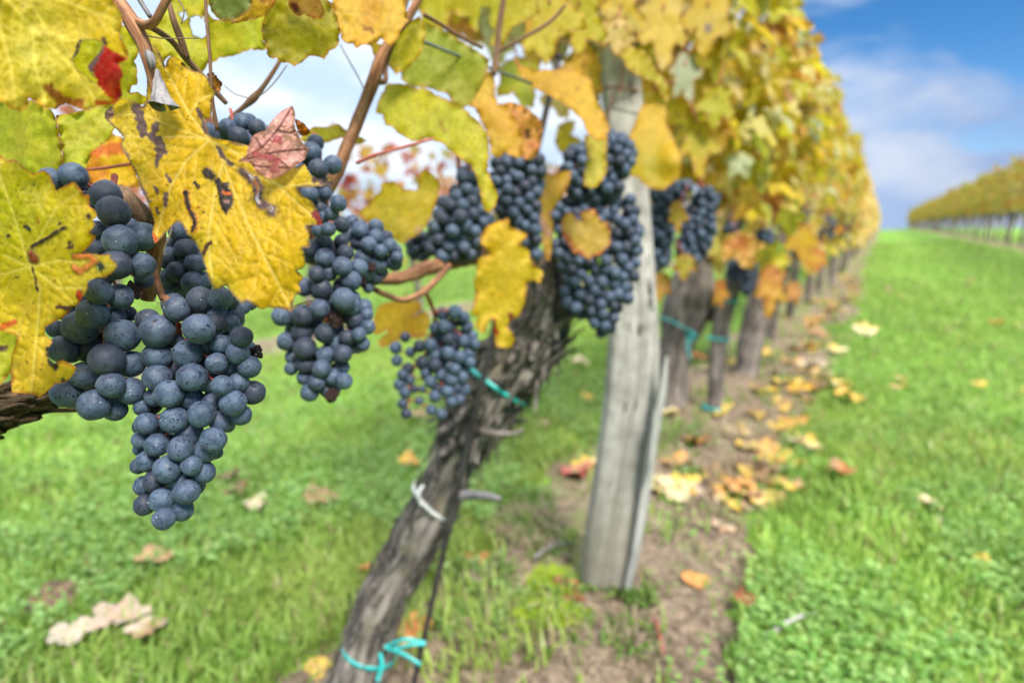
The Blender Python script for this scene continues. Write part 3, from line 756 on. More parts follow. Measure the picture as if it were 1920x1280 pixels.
stick('cane', [(250, -20, 9, .27), (268, 10, 9, .27), (282, 32, 9, .27)], M_GREYB, V0, 14, 8, 0.2, 43)
stick('cane', [(262, 40, 12, .26), (290, 55, 11, .29), (322, 77, 12, .31), (345, 105, 13, .32), (375, 140, 13, .33), (398, 165, 12, .335), (425, 195, 8, .34)], M_CANED, V0, 30, 9, 0.2, 44)
stick('cane', [(305, -30, 9, .31), (318, 10, 10, .31), (326, 40, 12, .31), (338, 72, 14, .315), (352, 110, 10, .32)], M_CANED, V0, 24, 9, 0.25, 45)
stick('cane', [(384, -20, 6, .29), (388, 40, 6, .29), (393, 100, 6.5, .29), (396, 155, 6, .292), (400, 200, 6.5, .295), (408, 245, 8, .30)], M_CANED, V0, 24, 8, 0.1, 46)
stick('cane', [(405, 255, 8, .36), (432, 222, 8, .36), (455, 202, 9, .36), (474, 186, 14, .36), (490, 168, 9, .36), (508, 142, 8, .36), (526, 112, 7, .36), (540, 80, 7, .36)], M_CANED, V0, 34, 9, 0.2, 47)
stick('stalk', [(268, 428, 10, .30), (300, 545, 13, .275), (312, 560, 13, .265), (322, 580, 9, .258)], M_CANE, V0, 20, 9, 0.1, 48)
stick('stalk', [(160, 318, 5, .36), (195, 315, 6, .36), (240, 308, 6, .36), (262, 306, 5, .36)], M_RED, V0, 16, 7, 0.1, 49)
stick('tendril', [(478, 186, 2.4, .36), (500, 170, 2.2, .36), (520, 148, 2.2, .36), (538, 122, 2.2, .36)], M_TEND, V0, 16, 6, 0)
stick('tendril', [(466, 184, 2.2, .36), (440, 176, 2, .358), (420, 160, 2, .355)], M_TEND, V0, 16, 6, 0)
stick('tendril', [(638, 84, 2.4, .42), (655, 115, 2.6, .42), (672, 145, 2.4, .42), (688, 178, 2.4, .42)], M_TEND, V1, 16, 6, 0)
stick('tendril', [(332, -5, 3, .30), (345, 20, 2.6, .30), (340, 45, 2.6, .30)], M_TEND, V0, 14, 6, 0)
stick('tendril', [(221, 52, 2, .215), (224, 66, 2, .214), (229, 74, 2, .214), (222, 77, 2, .214)], M_TEND, V0, 12, 6, 0)
stick('tendril', [(288, 560, 1.4, .262), (296, 569, 1.4, .260), (303, 564, 1.2, .259), (306, 569, 1.2, .259), (300, 572, 1.2, .259)], M_TEND, V0, 16, 5, 0)
stick('tendril', [(322, 428, 2.2, .237), (317, 446, 2.6, .236), (310, 460, 2.4, .236), (307, 474, 2.4, .236), (311, 478, 2, .236)], M_TEND, V0, 16, 6, 0)
stick('tendril', [(262, 62, 3, .246), (300, 72, 2.4, .262), (350, 72, 2.2, .27), (372, 72, 2, .275)], M_TEND, V0, 16, 6, 0)
# papery grey bark peeling off the cane tip, and a dry curled stub
def cone_bark():
    q = spline(np.array([[*pt(294, 130, .243), 0.0009], [*pt(297, 150, .241), 0.0021], [*pt(300, 172, .240), 0.0036], [*pt(303, 190, .2385), 0.0049], [*pt(306, 200, .2375), 0.0060]]), 26)
    nseg = 30; V = []; F = []; G = []
    for i in range(26):
        for j in range(nseg):
            t = j / (nseg - 1) * 6.1 + 1.75
            r = q[i, 3] * 0.78 * (1 + 0.05 * math.sin(3 * t + i * 0.3) + 0.05 * t * i / 25 + 0.16 * mnoise.noise(Vector((math.cos(t) * 2, math.sin(t) * 2, i * 0.3)))) 
            V.append(q[i, :3] + r * (math.cos(t) * RT + math.sin(t) * FW * 0.8) + UP * 0.0007 * math.sin(t * 2) * i / 25); G.append([r * math.cos(t), r * math.sin(t), i * 0.0008])
    for i in range(25):
        for j in range(nseg - 1):
            F.append((i * nseg + j, i * nseg + j + 1, (i + 1) * nseg + j + 1, (i + 1) * nseg + j))
    link('bark_curl', mesh_from('bark_curl', local(V, V0), F, True, None, np.array(G)), M_GREYB, V0)
    rows = [(300, 196, 20, .248), (304, 210, 24, .2455), (308, 225, 22, .2450), (312, 240, 10, .2465)]
    stick('bark_scale', [(276, 96, 8, .244), (280, 105, 16, .243), (284, 118, 15, .243), (286, 130, 9, .244)], M_GREYB, V0, 12, 10, 0.35, 52)
cone_bark()
stick('dry_stub', [(226, 354, 16, .285), (240, 366, 26, .28), (252, 382, 34, .277), (264, 402, 36, .275), (272, 420, 22, .275)], M_DEAD, V0, 30, 20, 0.45, 53)

# ------------------------------------------------------------------ traced leaves
def inside(poly, X, Y):
    c = np.zeros(X.shape, bool); n = len(poly); j = n - 1
    for i in range(n):
        xi, yi = poly[i]; xj, yj = poly[j]
        c ^= ((yi > Y) != (yj > Y)) & (X < (xj - xi) * (Y - yi) / (yj - yi + 1e-12) + xi); j = i
    return c
def seg_dist(X, Y, segs):
    d = np.full(X.shape, 1e9)
    for (x0, y0, x1, y1) in segs:
        dx, dy = x1 - x0, y1 - y0; L2 = dx * dx + dy * dy + 1e-9
        t = np.clip(((X - x0) * dx + (Y - y0) * dy) / L2, 0, 1)
        d = np.minimum(d, np.hypot(X - x0 - t * dx, Y - y0 - t * dy))
    return d
def toothed(poly, step, tooth, seed):
    rng = np.random.default_rng(seed); out = []; n = len(poly); k = 0
    area = 0.5 * sum(poly[i][0] * poly[(i + 1) % n][1] - poly[(i + 1) % n][0] * poly[i][1] for i in range(n)); sg = 1 if area > 0 else -1
    for i in range(n):
        a = np.array(poly[i], float); b = np.array(poly[(i + 1) % n], float); L = np.linalg.norm(b - a)
        if L < 1e-6: continue
        m = max(1, int(round(L / step))); nv = np.array([b[1] - a[1], -(b[0] - a[0])]) / L * sg
        for j in range(m):
            p = a + (b - a) * j / m; k += 1
            amp = tooth * (0.4 + 0.9 * rng.random()) * (1 if k % 2 else -0.25) if tooth and j else 0
            out.append(tuple(p + nv * amp))
    return out
def S(r, g, b, k=0.62): return lin(r, g, b) * k
YEL, GOLD, YGR, GRN_, OLIV, ORG, PALE, RUST, LIME = S(242, 208, 10), S(240, 196, 20), S(206, 208, 12), S(150, 172, 60), S(184, 180, 25), S(238, 165, 45), S(232, 206, 90), S(190, 90, 35), S(196, 212, 25)
BRN = S(84, 52, 40); DBR = S(62, 50, 52); PURB = S(120, 96, 98); RED = S(188, 22, 22); OR2 = S(225, 115, 35)

def lobed(cx, cy, w, h, rot, seed=0):
    """outline of a five-lobed vine leaf of a given size, tip turned by rot degrees from straight down"""
    rng = np.random.default_rng(seed + int(cx)); lob = [(0, 1.0), (58, .84), (-58, .86), (118, .62), (-118, .6)]
    lob = [(a + rng.normal() * 6, l * rng.uniform(.88, 1.1)) for a, l in lob]; out = []
    for a in np.linspace(-166, 166, 46):
        r = max(l * (0.50 + 0.50 * math.exp(-((a - c) / 21.0) ** 2)) for c, l in lob) * (1 + 0.05 * (1 if len(out) % 2 else -1))
        b = R(a + rot); out.append((cx + r * math.sin(b) * w * 0.62 , cy + r * math.cos(b) * h * 0.62 - h * 0.10))
    return out
def traced_leaf(label, outline, d, tilt=(0, 0), junction=None, veins=(), cols=(YEL, YGR), step=6, tooth=0, curl=(), quilt=0.0009, wave=0.004, edge=None, edgew=10, edgeamt=0.8,
                spots=(), holes=(), vcol=None, veinw=2.2, vamt=0.5, side=True, seed=1, mat=None, stalk=None, stalk_mat=None, freckle=0.0, secw=0.6, name='vine_leaf', reg=()):
    poly = toothed(outline, step * 1.3, tooth, seed)
    pa = np.array(poly)
    x0, y0 = pa.min(0); x1, y1 = pa.max(0)
    gx, gy = np.meshgrid(np.arange(x0, x1, step), np.arange(y0, y1, step))
    gx = gx + (np.arange(gx.shape[0]) % 2)[:, None] * step / 2
    gx, gy = gx.ravel(), gy.ravel()
    k = inside(poly, gx, gy); gx, gy = gx[k], gy[k]
    n = len(poly); segs = [(*poly[i], *poly[(i + 1) % n]) for i in range(n)]
    k = seg_dist(gx, gy, segs) > step * 0.55; gx, gy = gx[k], gy[k]
    pts = [Vector(p) for p in poly]; edges = [(i, (i + 1) % n) for i in range(n)]; faces_in = [list(range(n))]
    for h in holes:
        hp = toothed(h, step, step * 0.3, seed + 3); b = len(pts); pts += [Vector(p) for p in hp]; edges += [(b + i, b + (i + 1) % len(hp)) for i in range(len(hp))]
    pts += [Vector((a, b)) for a, b in zip(gx, gy)]
    vv, ee, ff, *_ = delaunay_2d_cdt(pts, edges, faces_in, 1, 1e-4)
    XY = np.array([(v.x, v.y) for v in vv]); F = [tuple(f) for f in ff]
    for h in holes:
        cen = np.array([XY[list(f)].mean(0) for f in F]); bad = inside(h, cen[:, 0], cen[:, 1]); F = [f for f, q in zip(F, bad) if not q]
    X, Y = XY[:, 0], XY[:, 1]
    cx, cy = X.mean(), Y.mean(); size = max(x1 - x0, y1 - y0)
    # veins
    main = []; sec = []
    rng = np.random.default_rng(seed + 50)
    for v in veins:
        for a, b in zip(v[:-1], v[1:]): main.append((*a, *b))
        if side:
            L = 0; P0 = np.array(v, float)
            q = spline(P0, 60) if len(P0) > 2 else np.linspace(P0[0], P0[1], 60)
            tot = np.linalg.norm(np.diff(q, axis=0), axis=1).sum(); gap = max(size * 0.075, 12); m = int(tot / gap)
            for i in range(1, m + 1):
                t = i / (m + 0.6); c = q[int(t * 59)]; T = q[min(int(t * 59) + 1, 59)] - q[max(int(t * 59) - 1, 0)]; T /= np.linalg.norm(T) + 1e-9
                for sg in (-1, 1):
                    a = R(48 + rng.normal() * 5) * sg; dd = np.array([T[0] * math.cos(a) - T[1] * math.sin(a), T[0] * math.sin(a) + T[1] * math.cos(a)])
                    ln = size * 0.30 * (1.05 - t * 0.8)
                    e = c + dd * ln; e2 = c + dd * ln * 0.5 + T * ln * 0.03
                    sec += [(*c, *e2), (*e2, *(e + T * ln * 0.1))]
                    for u in (0.35, 0.6, 0.85):
                        cc = c + dd * ln * u; s2 = np.array([-dd[1], dd[0]]); sec.append((*cc, *(cc + (s2 * rng.choice((-1, 1)) + dd * 0.5) * gap * 0.6)))
    dm = seg_dist(X, Y, main) if main else np.full(X.shape, 1e3)
    ds = seg_dist(X, Y, sec) if sec else np.full(X.shape, 1e3)
    db = seg_dist(X, Y, segs)
    hsegs = []
    for h in holes:
        hsegs += [(*h[i], *h[(i + 1) % len(h)]) for i in range(len(h))]
    dh = seg_dist(X, Y, hsegs) if hsegs else np.full(X.shape, 1e3)
    # relief: depth along the view of the leaf blade
    u, v_ = (X - cx) / FPX * d, (Y - cy) / FPX * d
    D = d + u * math.tan(R(tilt[0])) + v_ * math.tan(R(tilt[1]))
    puff = 1 - np.exp(-np.minimum(dm, ds * 1.1) / (step * 1.6))
    D = D - quilt * 1.6 * puff - quilt * 1.5 * fbm(X / 13, Y / 13, seed, 3)
    D = D + wave * (fbm(X / (size * 0.33), Y / (size * 0.33), seed + 7, 3) - 0.5) * 2
    D = D + wave * 0.8 * np.exp(-db / (size * 0.03)) * np.sin((X + Y * 1.3) / (size * 0.045) + seed)
    for (qx, qy, rr, am) in curl:
        D = D + am * np.exp(-((X - qx) ** 2 + (Y - qy) ** 2) / (rr * rr))
    W = P(X, Y, D)
    # colour
    f = smooth(0.35, 0.65, fbm(X / (size * 0.25), Y / (size * 0.25), seed + 20, 4))[:, None]
    C = cols[0] * (1 - f) + cols[1] * f
    for (qx, qy, rr, c, am) in reg:
        w = (am * np.exp(-((X - qx) ** 2 + (Y - qy) ** 2) / (rr * rr)))[:, None]; C = C * (1 - w) + c * w
    C = C * (0.88 + 0.24 * fbm(X / 9, Y / 9, seed + 31, 3))[:, None]
    vc = vcol if vcol is not None else C * 0.75 + np.array([0.12, 0.12, 0.03])
    w = (vamt * np.maximum(np.exp(-(dm / veinw) ** 2), secw * np.exp(-(ds / (veinw * 0.7)) ** 2)))[:, None]; C = C * (1 - w) + vc * w
    nz = fbm(X / 7, Y / 7, seed + 40, 4); nz2 = fbm(X / 22, Y / 22, seed + 41, 3)
    if freckle:
        w = (smooth(0.92 - freckle * 0.5, 0.97 - freckle * 0.5, vnoise(X / 3.4, Y / 3.4, seed + 60)) * smooth(0.35, 0.6, nz2) * 0.9)[:, None]; C = C * (1 - w) + BRN * w
    if edge is not None:
        w = (edgeamt * smooth(1.0, 0.25, (db / edgew) + (nz2 - 0.5) * 2.2))[:, None]; C = C * (1 - w) + edge * w
        w = (edgeamt * smooth(1.0, 0.4, (dh / (edgew * 0.7)) + (nz - 0.5) * 1.2))[:, None]; C = C * (1 - w) + DBR * w
    for sp in spots:
        path, rr, c = sp[0], sp[1], sp[2]
        if len(path) == 1: dd = np.hypot(X - path[0][0], Y - path[0][1])
        elif rr == 0: dd = np.where(inside(path, X, Y), -1.0, seg_dist(X, Y, [(*path[i], *path[(i + 1) % len(path)]) for i in range(len(path))]) / 3.0) + 1
        else: dd = seg_dist(X, Y, [(*a, *b) for a, b in zip(path[:-1], path[1:])])
        w = smooth(1.15, 0.75, dd / max(rr, 1) + (nz - 0.5) * 1.5)[:, None]; C = C * (1 - w) + c * (0.8 + 0.5 * nz[:, None]) * w
        if len(sp) > 3:
            w2 = smooth(1.9, 1.1, dd / max(rr, 1) + (nz - 0.5) * 1.5)[:, None] * (1 - w) * 0.6; C = C * (1 - w2) + sp[3] * w2
            W = W - FW * (0.0006 * w)
    C = np.clip(C * (np.array([1.08, 0.97, 1.0]) if mat is None else 1.0), 0.002, 0.95)
    c0 = W.mean(0)
    o = link(name, mesh_from(name, W - c0, F, True, C), mat or M_LEAF, None, c0)
    tag(o, label, 'leaf')
    if stalk:
        a = np.array(stalk, float); pts3 = P(a[:, 0], a[:, 1], a[:, 3]); Vt, Ft, Gt = tube(pts3, a[:, 2] / 2 * a[:, 3] / FPX, 18, 8)
        link('leaf_stalk', mesh_from('leaf_stalk', Vt - c0, Ft, True, None, Gt), stalk_mat or M_RED, o)
    return o

BIG = [(272, 77), (280, 79), (289, 87), (299, 99), (305, 113), (310, 124), (314, 112), (321, 107), (330, 108), (341, 115), (350, 126), (364, 133), (375, 137), (388, 144), (394, 160), (405, 174), (397, 190), (397, 207), (394, 221), (385, 222),
       (388, 235), (391, 251), (400, 258), (419, 262), (450, 268), (480, 278), (520, 300), (557, 313), (571, 307), (582, 327), (596, 336), (610, 337), (619, 331), (626, 348), (593, 350), (558, 352), (568, 367), (585, 378), (593, 389), (600, 405), (606, 421),
       (574, 424), (578, 437), (582, 464), (568, 465), (572, 487), (572, 497), (557, 507), (569, 521), (561, 531), (565, 548), (553, 554), (546, 584), (522, 577), (503, 576), (489, 580), (472, 569), (464, 563), (453, 569), (436, 552), (425, 535),
       (402, 544), (394, 530), (385, 501), (377, 476), (368, 456), (351, 440), (342, 420), (333, 416), (323, 423), (301, 448), (290, 457), (285, 434), (290, 417), (281, 389), (264, 352), (259, 333), (250, 316), (239, 296), (226, 274), (232, 257),
       (222, 246), (207, 233), (196, 221), (197, 210), (211, 197), (228, 185), (242, 187), (256, 193), (267, 200), (275, 190), (276, 150), (271, 110)]
CRK = [(455, 322), (468, 332), (480, 342), (485, 356), (482, 372), (490, 384), (505, 388), (512, 396)]
traced_leaf('large golden leaf with brown cracked burns hanging over the front grapes', BIG, .238, (-16, -8), (394, 262),
            [[(394, 262), (418, 302), (440, 360), (470, 430), (546, 580)], [(394, 262), (356, 215), (330, 165), (317, 141), (276, 84)], [(394, 262), (440, 285), (490, 320), (545, 370), (604, 420)], [(418, 302), (480, 330), (530, 350), (618, 340)],
             [(394, 262), (350, 300), (320, 350), (290, 450)], [(394, 262), (330, 240), (270, 215), (200, 214)], [(418, 302), (400, 380), (390, 450), (400, 540)], [(356, 215), (370, 190), (400, 176)], [(394, 262), (340, 255), (285, 258), (232, 254)]],
            (S(243, 202, 20), S(240, 212, 40)), 3.0, 1.2, [(210, 215, 30, .010), (590, 345, 35, -.006), (540, 560, 60, .006), (300, 430, 40, .006), (300, 110, 30, -.004)], 0.0007, 0.004, S(125, 98, 88), 5, 0.85,
            [([(290, 235), (286, 258), (296, 262), (300, 290)], 8, PURB), ([(300, 265), (310, 285)], 5, PURB), ([(295, 300), (294, 312)], 4, PURB), ([(312, 328), (318, 337)], 5, PURB), ([(290, 352), (294, 360)], 4, PURB), ([(310, 365), (312, 385)], 5, PURB),
             ([(268, 355), (280, 378)], 3, PURB), ([(293, 390), (296, 400)], 3.5, PURB), ([(388, 322), (398, 332)], 6.5, DBR, BRN), ([(366, 343), (372, 350)], 3.5, DBR), ([(350, 362), (352, 380), (358, 398), (366, 412), (365, 425), (362, 432)], 4.5, DBR, OR2),
             ([(403, 338), (411, 333), (417, 344), (430, 342), (429, 352), (437, 362), (438, 382), (430, 394), (424, 403), (416, 392), (412, 372), (408, 352)], 0, DBR, S(150, 110, 60)), ([(420, 362), (432, 364)], 4, OR2), ([(422, 378), (430, 380)], 3, S(170, 130, 120)), (CRK, 8, PURB, S(150, 118, 60)), ([(370, 205), (380, 225), (386, 250)], 4, PURB), ([(408, 275), (416, 292), (434, 308)], 4, PURB),
             ([(590, 400), (600, 416)], 7, S(140, 40, 35)), ([(588, 336), (622, 346)], 6, PURB), ([(372, 388)], 3, RED), ([(252, 200), (262, 215), (268, 250)], 9, PURB), ([(205, 212)], 10, S(150, 128, 120)), ([(388, 460), (382, 478)], 4, BRN), ([(396, 455)], 4, BRN), ([(560, 510)], 5, S(120, 60, 30)),
             ([(340, 118), (345, 124)], 2, BRN), ([(286, 440), (290, 452)], 6, OR2)],
            [[(466, 326), (472, 330), (482, 340), (488, 352), (486, 372), (492, 381), (486, 384), (480, 374), (482, 356), (476, 343)], [(502, 388), (510, 386), (516, 392), (511, 398), (505, 394)]], S(255, 238, 150, .95), 1.9, 0.45, True, 3, secw=0.32, freckle=0.02)
PINK = [(548, 198), (552, 207), (554, 218), (551, 230), (554, 242), (560, 252), (564, 264), (578, 279), (575, 290), (571, 299), (558, 308), (544, 319), (528, 330), (511, 336), (498, 332), (484, 326), (477, 316), (470, 306), (458, 303), (445, 304), (453, 298), (462, 292), (464, 280), (468, 270), (474, 255), (485, 249), (497, 245), (505, 233), (514, 222), (526, 210), (538, 203)]
traced_leaf('small dried pink leaf with dark red veins lying on the big golden leaf', PINK, .222, (14, 10), (447, 303), [[(447, 303), (490, 278), (520, 245), (548, 200)], [(447, 303), (500, 288), (545, 282), (577, 280)], [(447, 303), (485, 312), (540, 315)], [(490, 278), (482, 262), (476, 256)], [(520, 245), (545, 250), (554, 244)], [(500, 288), (530, 305), (545, 318)]],
            (S(236, 186, 176, .95), S(228, 168, 158, .95)), 2.0, 0.8, [(550, 205, 25, .006), (575, 285, 30, .006), (510, 335, 25, .005)], 0.0007, 0.002, S(170, 120, 90), 5, 0.7, [([(520, 262)], 9, S(220, 120, 130)), ([(480, 290), (520, 300)], 6, S(222, 120, 130)), ([(515, 315)], 10, S(232, 140, 150))], (), S(92, 8, 34), 2.5, 0.95, True, 5, secw=0.28)
traced_leaf('tiny curled orange brown leaf scrap behind the pink leaf', [(552, 222), (560, 226), (570, 232), (578, 242), (582, 248), (576, 254), (566, 255), (560, 250), (556, 238)], .226, (30, -10), None, [], (S(190, 110, 20), S(120, 70, 30)), 2.5, 1.2, [(575, 248, 10, .005)], 0.0006, 0.003, BRN, 4, 0.9, seed=6)
LEFT = [(-25, 280), (0, 290), (12, 301), (29, 299), (45, 313), (62, 327), (82, 319), (94, 329), (100, 344), (106, 357), (123, 348), (139, 341), (152, 356), (156, 364), (167, 366), (168, 387), (181, 397), (182, 407), (174, 413), (179, 421), (168, 436), (180, 444), (168, 461), (157, 472), (172, 475), (187, 478),
        (207, 477), (207, 485), (219, 495), (217, 504), (207, 514), (195, 520), (180, 520), (165, 526), (163, 542), (153, 564), (135, 578), (118, 595), (100, 604), (84, 613), (84, 626), (98, 640), (90, 657), (93, 674), (101, 682), (118, 674), (143, 689), (138, 702), (121, 717), (104, 719), (90, 732), (76, 745), (59, 738), (40, 737), (22, 736), (21, 699), (21, 671), (28, 648),
        (34, 629), (11, 623), (0, 620), (-30, 612)]
traced_leaf('ragged yellow green leaf with spotted golden lobe at the left edge', LEFT, .222, (-10, 8), (55, 500), [[(55, 500), (25, 400), (-10, 300)], [(55, 500), (70, 450), (105, 390), (150, 358)], [(55, 500), (110, 488), (215, 498)], [(55, 500), (75, 540), (70, 620), (58, 735)], [(55, 500), (20, 510), (-25, 520)], [(55, 500), (110, 540), (160, 540)], [(55, 500), (30, 488), (8, 478)]],
            (S(228, 204, 14), S(236, 200, 24)), 3.2, 0.8, [(215, 500, 30, -.010), (140, 690, 30, -.006), (0, 560, 80, .008), (100, 350, 40, .006)], 0.0006, 0.004, S(196, 100, 40), 5, 0.75,
            [([(62, 462), (85, 450), (110, 434), (122, 427)], 3.2, DBR, BRN), ([(48, 425), (55, 428)], 5, DBR), ([(16, 442)], 4, DBR), ([(38, 418)], 2.5, DBR), ([(112, 420)], 3, DBR), ([(130, 455), (128, 465), (136, 462)], 4, BRN), ([(60, 475), (65, 488)], 7, S(150, 70, 30), DBR), ([(140, 480), (170, 480), (178, 490), (150, 510), (138, 500)], 5, S(232, 140, 60), DBR),
             ([(150, 550), (152, 560)], 6, S(200, 70, 30), BRN), ([(110, 575), (135, 578)], 5, BRN), ([(70, 410), (72, 416)], 3, S(200, 120, 40)), ([(25, 605), (5, 612)], 6, OR2), ([(90, 655), (96, 680), (104, 690)], 6, DBR), ([(100, 660)], 6, BRN), ([(165, 405)], 6, BRN), ([(150, 348)], 8, S(205, 140, 60)), ([(118, 712)], 5, BRN), ([(60, 500), (66, 520), (70, 545)], 2.5, BRN)],
            [[(183, 495), (190, 493), (195, 502), (188, 508), (182, 503)]], S(244, 232, 120, .9), 2.0, 0.5, True, 8, secw=0.35, freckle=0.06, reg=[(20, 380, 130, S(204, 206, 10), 0.9), (60, 690, 60, S(244, 206, 60), 0.5)])
TOPL = [(-30, -50), (205, -40), (212, 0), (226, 25), (230, 46), (222, 56), (225, 72), (236, 86), (240, 100), (241, 112), (223, 119), (229, 132), (231, 143), (225, 150), (228, 165), (229, 180), (223, 188), (216, 193), (198, 197), (180, 199), (157, 208), (146, 203), (135, 199), (124, 194), (112, 200), (105, 206), (92, 202), (81, 199), (66, 190), (54, 184), (52, 199), (45, 206), (38, 208), (19, 203), (6, 191), (-30, 183)]
traced_leaf('large blurred yellow leaf with a red fold at the top left corner', TOPL, .196, (10, 10), (-20, -40), [[(-20, -40), (60, 50), (130, 120), (185, 195)], [(30, -45), (90, 60), (130, 75), (160, 75)], [(-10, 20), (20, 120), (30, 200)], [(40, -40), (120, 0), (220, 40)], [(60, 50), (65, 120), (85, 195)]],
            (S(232, 206, 10), S(216, 198, 22)), 3.6, 1.5, [(230, 110, 40, -.006), (120, 200, 60, .006)], 0.0004, 0.004, S(205, 130, 30), 6, 0.6,
            [([(195, 86), (240, 111), (223, 120), (231, 143), (225, 150), (229, 180), (216, 193), (184, 160), (172, 124)], 0, RED), ([(205, 150), (218, 170), (215, 188), (195, 175)], 0, S(196, 60, 20)), ([(190, 92), (178, 112), (168, 128)], 7, S(120, 95, 95)), ([(180, 190), (205, 195), (215, 190)], 5, S(200, 90, 20)), ([(90, 165), (120, 190), (150, 195), (110, 198)], 9, S(160, 100, 35)), ([(42, 12)], 4, S(130, 90, 40)), ([(150, 76), (142, 100), (136, 112)], 3, DBR), ([(194, 74), (198, 82)], 5, BRN)],
            [[(156, 75), (176, 76), (193, 81), (189, 94), (178, 108), (168, 118), (164, 128), (172, 142), (184, 151), (178, 155), (160, 140), (146, 130), (136, 112), (148, 98)]], S(250, 232, 110, .9), 4, 0.65, True, 9, secw=0.5, reg=[(60, 100, 60, S(196, 196, 20), .7), (150, 30, 60, S(240, 206, 10), .7)])
